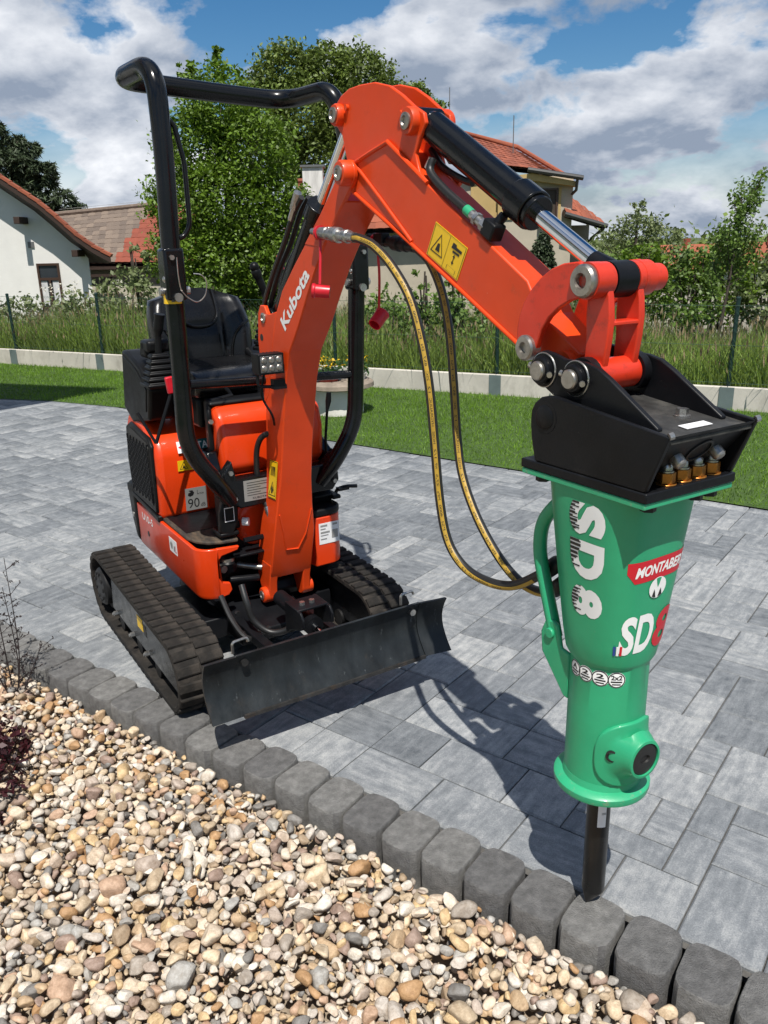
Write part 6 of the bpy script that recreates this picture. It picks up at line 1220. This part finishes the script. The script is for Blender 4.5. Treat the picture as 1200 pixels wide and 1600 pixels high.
tree('leafy_tree', 'bright green dense tree right behind the roll bar', 'tree', (-3.2, 19.0, -.95), (-3.2, 19, 3.6), [(-3.25, 19, 4.35, .75, .9, .85, 3400), (-3.85, 19.1, 3.6, .8, .9, .9, 3200), (-2.6, 18.9, 3.5, .85, .9, .9, 3400), (-4.2, 19, 2.5, .75, .9, .8, 2800), (-3.2, 18.4, 2.5, .95, .8, .9, 3600), (-2.25, 18.9, 2.3, .75, .9, .8, 2600), (-4.25, 18.9, 1.35, .75, .9, .75, 2600), (-3.3, 18.3, 1.35, .95, .8, .8, 3400), (-2.25, 18.6, 1.15, .8, .9, .75, 2600), (-1.7, 18.7, .55, .5, .7, .5, 1100), (-3.9, 19, 5.0, .16, .2, .42, 330), (-3.2, 19, 5.2, .14, .2, .38, 260), (-3.6, 19, .4, 1.1, .8, .6, 2400), (-1.95, 18.8, 2.45, .5, .6, .5, 1100), (-1.75, 18.7, 1.55, .6, .7, .6, 1700), (-1.9, 18.6, .6, .6, .7, .5, 1300)], .062, L_BRIGHT, 1, trunk_r=.16)
def away(b, k=1.44): return (b[0] * k, b[1] * k, 1.6355 + (b[2] - 1.6355) * k, b[3] * k, b[4] * k, b[5] * k, b[6])
tree('walnut_tree', 'tall dull green walnut tree rising behind the boom', 'tree', (-1.3, 36.0, -1.4), (-1.3, 36, 7.4), [away(b_) for b_ in [(-2.4, 25, 6.05, .85, .9, .75, 3200), (-1.3, 25.2, 6.1, .85, .9, .7, 2800), (-.3, 25, 5.9, .8, .9, .7, 2700), (-3.2, 25, 5.2, .75, .9, .8, 2700), (-2.0, 24.5, 4.9, 1.1, .9, .95, 4000), (-.8, 24.6, 4.8, 1.0, .9, .9, 3600), (.35, 25, 5.1, .75, .9, .7, 2400), (1.05, 25, 5.35, .5, .6, .40, 1100), (1.5, 25, 5.05, .45, .6, .32, 800), (-1.5, 24.6, 3.7, 1.2, .8, .8, 3600), (-.4, 25.3, 3.8, .9, .7, .75, 2400), (.5, 25.2, 4.3, .7, .7, .6, 1700), (-2.9, 25, 4.1, .9, .9, .8, 2600)]], .112, L_DARK, 2, trunk_r=.2)
pb = []; 
for k in range(16): z = 5.9 - .24 * k; w = .35 + .105 * k; pb.append((-15.3 + .5 * sin(k * 2.1), 38 + .4 * cos(k), z, w, w, .36, 900 + 60 * k))
pb += [(-13.5, 38, 3.5, .5, .6, .55, 900), (-13.1, 38, 3.2, .35, .5, .35, 450), (-14.1, 38, 4.8, .35, .4, .5, 600), (-15.9, 38, 6.1, .4, .4, .7, 800)]
tree('pine_tree', 'dark pine tree showing over the white gable roof', 'tree', (-15.2, 38, -1.5), (-15.2, 38, 6.0), pb, .17, L_NEED, 3, per=22, trunk_r=.18, needles=True)
cb = [(4.22, 22, 1.75 - .17 * k, .10 + .068 * k, .10 + .068 * k, .15, 330 + 70 * k) for k in range(10)]
tree('young_conifer', 'dark green young conifer in front of the villa wall', 'tree', (4.22, 22, -1.05), (4.22, 22, 1.75), cb, .060, L_NEED, 4, per=18, trunk_r=.04)
tree('silver_willow', 'tall grey green loose tree beyond the guide link', 'tree', (6.0, 20, -1), (6.0, 20, 1.9), [(5.3, 20, 1.25, .45, .6, .55, 900), (6.0, 20, 1.7, .5, .6, .5, 1000), (6.6, 20, 1.4, .45, .6, .5, 900), (5.6, 19.8, .6, .7, .7, .6, 1800), (6.5, 19.8, .6, .7, .7, .6, 1800), (6.0, 20, 2.15, .18, .3, .25, 160)], .055, L_OLIVE, 5, trunk_r=.07)
def young_tree(base, top, label, seed, m):
    t = thing('young_tree', label, 'tree', base, 0, off=base); r = np.random.default_rng(seed); b, tp = V(*base), V(*top); mb = MB(); C = []; mb.tube(smooth_path([tuple(b - V(0, 0, .1)), tuple(b.lerp(tp, .5) + V(.03, 0, 0)), tuple(tp)], 6), [.026 * (1.1 - .078 * k) for k in range(13)], 6)
    for k in range(30):
        s = b.lerp(tp, r.uniform(.25, .97)); L0 = r.uniform(.35, .9) * (1.1 - .5 * (s.z - b.z) / (tp.z - b.z)); a = r.uniform(0, 2 * pi); e = s + V(cos(a) * L0 * .55, sin(a) * L0 * .55, L0 * .75); mid = s.lerp(e, .5) + V(cos(a), sin(a), -.1) * .06; pts = smooth_path([tuple(s), tuple(mid), tuple(e)], 4); mb.tube(pts, .0065, 4)
        for p in pts[2:]: C.append(np.array(p) + r.normal(size=(14, 3)) * .055)
    obj('trunk', mb, BARK, t); q, f = leaf_quads(np.concatenate(C), .030, r); npmesh('crown', q, f, m, t, smooth=False, off=base)
young_tree((4.86, 12, .05), (5.02, 12, 2.15), 'slim young tree with open upright branches at the right edge', 6, L_MID)
def shrub(label, blobs, leaf, m, seed, name='shrub', per=22, group=None):
    x, y = blobs[0][0], blobs[0][1]; base = (x, y, min(b[2] - b[5] for b in blobs) + .02); t = thing(name, label, 'shrub', base, 0, off=base, group=group); r = np.random.default_rng(seed); C = crown_points(blobs, r, per); q, f = leaf_quads(C, leaf, r, up=.2); npmesh('foliage', q, f, m, t, smooth=False, off=base)
    mb = MB()
    for B in blobs:
        for k in range(4): e = (B[0] + r.uniform(-.6, .6) * B[3], B[1] + r.uniform(-.4, .4) * B[4], B[2] + r.uniform(0, .8) * B[5]); s = (B[0] + r.uniform(-.1, .1), B[1], base[2] - .1); mb.tube([s, ((s[0] + e[0]) / 2 + .03, s[1], (s[2] + e[2]) / 2), e], .012, 5)
    obj('stem', mb, BARK, t); return t
shrub('large elder shrub with white blossom beside the gable house window', [(-4.9, 14, .45, .55, .5, .55, 1500), (-4.2, 14, .75, .45, .5, .55, 1300), (-4.0, 14.2, 1.35, .20, .3, .45, 350), (-4.5, 13.7, .2, .7, .5, .5, 1400)], .045, L_OLIVE, 11, 'elder_shrub')
r = np.random.default_rng(77); C = np.c_[r.uniform(-5.4, -3.8, 34), r.uniform(13.3, 13.8, 34), r.uniform(.35, 1.15, 34)]; C = (C[:, None] + r.normal(size=(34, 9, 3)) * .03).reshape(-1, 3); q, f = leaf_quads(C, .02, r, up=1.2); o = npmesh('elder_blossom', q, f, mat('white_blossom', (.62, .60, .50), .8, transl=.3), kind='stuff', smooth=False); tag(o, 'white blossom umbels over the elder shrub', 'blossom')
shrub('green shrub between the seat back and the barn wall', [(-2.9, 12.5, .35, .55, .5, .5, 1400), (-2.2, 12.3, .35, .5, .5, .5, 1300), (-2.6, 12.6, .85, .3, .4, .3, 600)], .040, L_MID, 12)
shrub('leafy shrub behind the fence under the arm and between the hoses', [(.15, 11.0, .55, .5, .4, .5, 1400), (.75, 10.9, .50, .5, .4, .5, 1300), (1.25, 11, .45, .45, .4, .45, 1000), (.55, 11, 1.0, .16, .2, .35, 260), (1.0, 11, .95, .12, .2, .32, 200)], .038, L_MID, 13)
shrub('grey green shrub at the left post behind the pine side of the fence', [(-6.6, 15.5, .35, .6, .5, .5, 1400)], .042, L_OLIVE, 14)
hb = [(3.9, 15.2, .55, .7, .6, .65, 2000), (4.7, 15.4, .75, .7, .6, .7, 2200), (5.4, 15, .65, .65, .6, .65, 1900), (6.1, 15.2, .75, .7, .6, .7, 2200), (6.9, 15, .65, .65, .6, .65, 1900), (7.6, 15.2, .75, .7, .6, .7, 1800)]
labs = ['low rounded bush just right of the villa wall', 'dark green bush behind the bracket pins', 'light green bush below the far red roof', 'bush directly behind the slim young tree', 'yellow green bush at the right edge above the fence post', 'outermost bush at the right edge of the meadow']
for k, b in enumerate(hb): shrub(labs[k], [b, (b[0] + .15, b[1] + .1, b[2] + .45, .35, .4, .35, 600)], .046, [L_MID, L_BRIGHT, L_MID, L_BRIGHT, L_OLIVE, L_MID][k], 20 + k, 'bush', group='bushes behind the meadow')
# far belt of trees that closes the view
def far_wood():
    r = np.random.default_rng(5); C = []
    for k in range(150): a = r.uniform(-1.0, 1.0); d = r.uniform(70, 115); x, y = sin(a) * d, cos(a) * d; h = r.uniform(2.2, 4.6); C.append(np.c_[r.normal(0, 2.4, 420) + x, r.normal(0, 2.0, 420) + y, np.abs(r.normal(0, .42, 420)) * h - 1.6])
    q, f = leaf_quads(np.concatenate(C), .30, r, up=.2); o = npmesh('far_wood', q, f, L_DARK, kind='stuff', smooth=False); tag(o, 'far belt of trees along the horizon', 'wood')
far_wood()
# bare twigs and the dark red shrub in the gravel
TWIG = mat('dark_twig', (0.020, 0.012, 0.012), .8, var=.3, vs=30)
tb = (-1.50, 2.90, -.12); t = thing('bare_twig_plant', 'thin dark bare twigs with tiny buds sticking up from the gravel at the left edge', 'plant', tb, 0, off=tb); mb = MB(); C = []; R_ = random.Random(8)
for k, (dx, dz, ln) in enumerate(((.07, 1, .66), (.02, .9, .52), (-.10, .95, .60), (.16, .5, .30), (-.03, 1, .70))):
    e = V(tb[0] + dx, tb[1] + R_.uniform(-.05, .05), tb[2] + ln); s = V(*tb); pts = smooth_path([tuple(s), tuple(s.lerp(e, .4) + V(R_.uniform(-.03, .03), 0, 0)), tuple(e)], 8); mb.tube(pts, [.0034 - .00014 * i for i in range(len(pts))], 5)
    for i in range(4, len(pts) - 1): 
        for z in range(2): p = V(*pts[i]); a = R_.uniform(0, 2 * pi); l = R_.uniform(.02, .055); q = p + V(cos(a) * l, sin(a) * l, l * .5); mb.tube([tuple(p), tuple(q)], .0011, 4); C.append(tuple(q)); C.append(tuple(p.lerp(q, .6)))
obj('twig', mb, TWIG, t); r = np.random.default_rng(3); q, f = leaf_quads(np.repeat(np.array(C), 3, 0) + r.normal(size=(len(C) * 3, 3)) * .003, .0055, r); npmesh('buds', q, f, TWIG, t, smooth=False, off=tb, kind='stuff')
shrub('low dark red barberry shrub in the gravel at the left edge', [(-1.42, 2.24, .02, .22, .20, .15, 1500), (-1.36, 2.08, -.01, .16, .15, .11, 900), (-1.40, 2.42, .0, .15, .13, .11, 700)], .013, L_RED, 31, 'barberry_shrub')
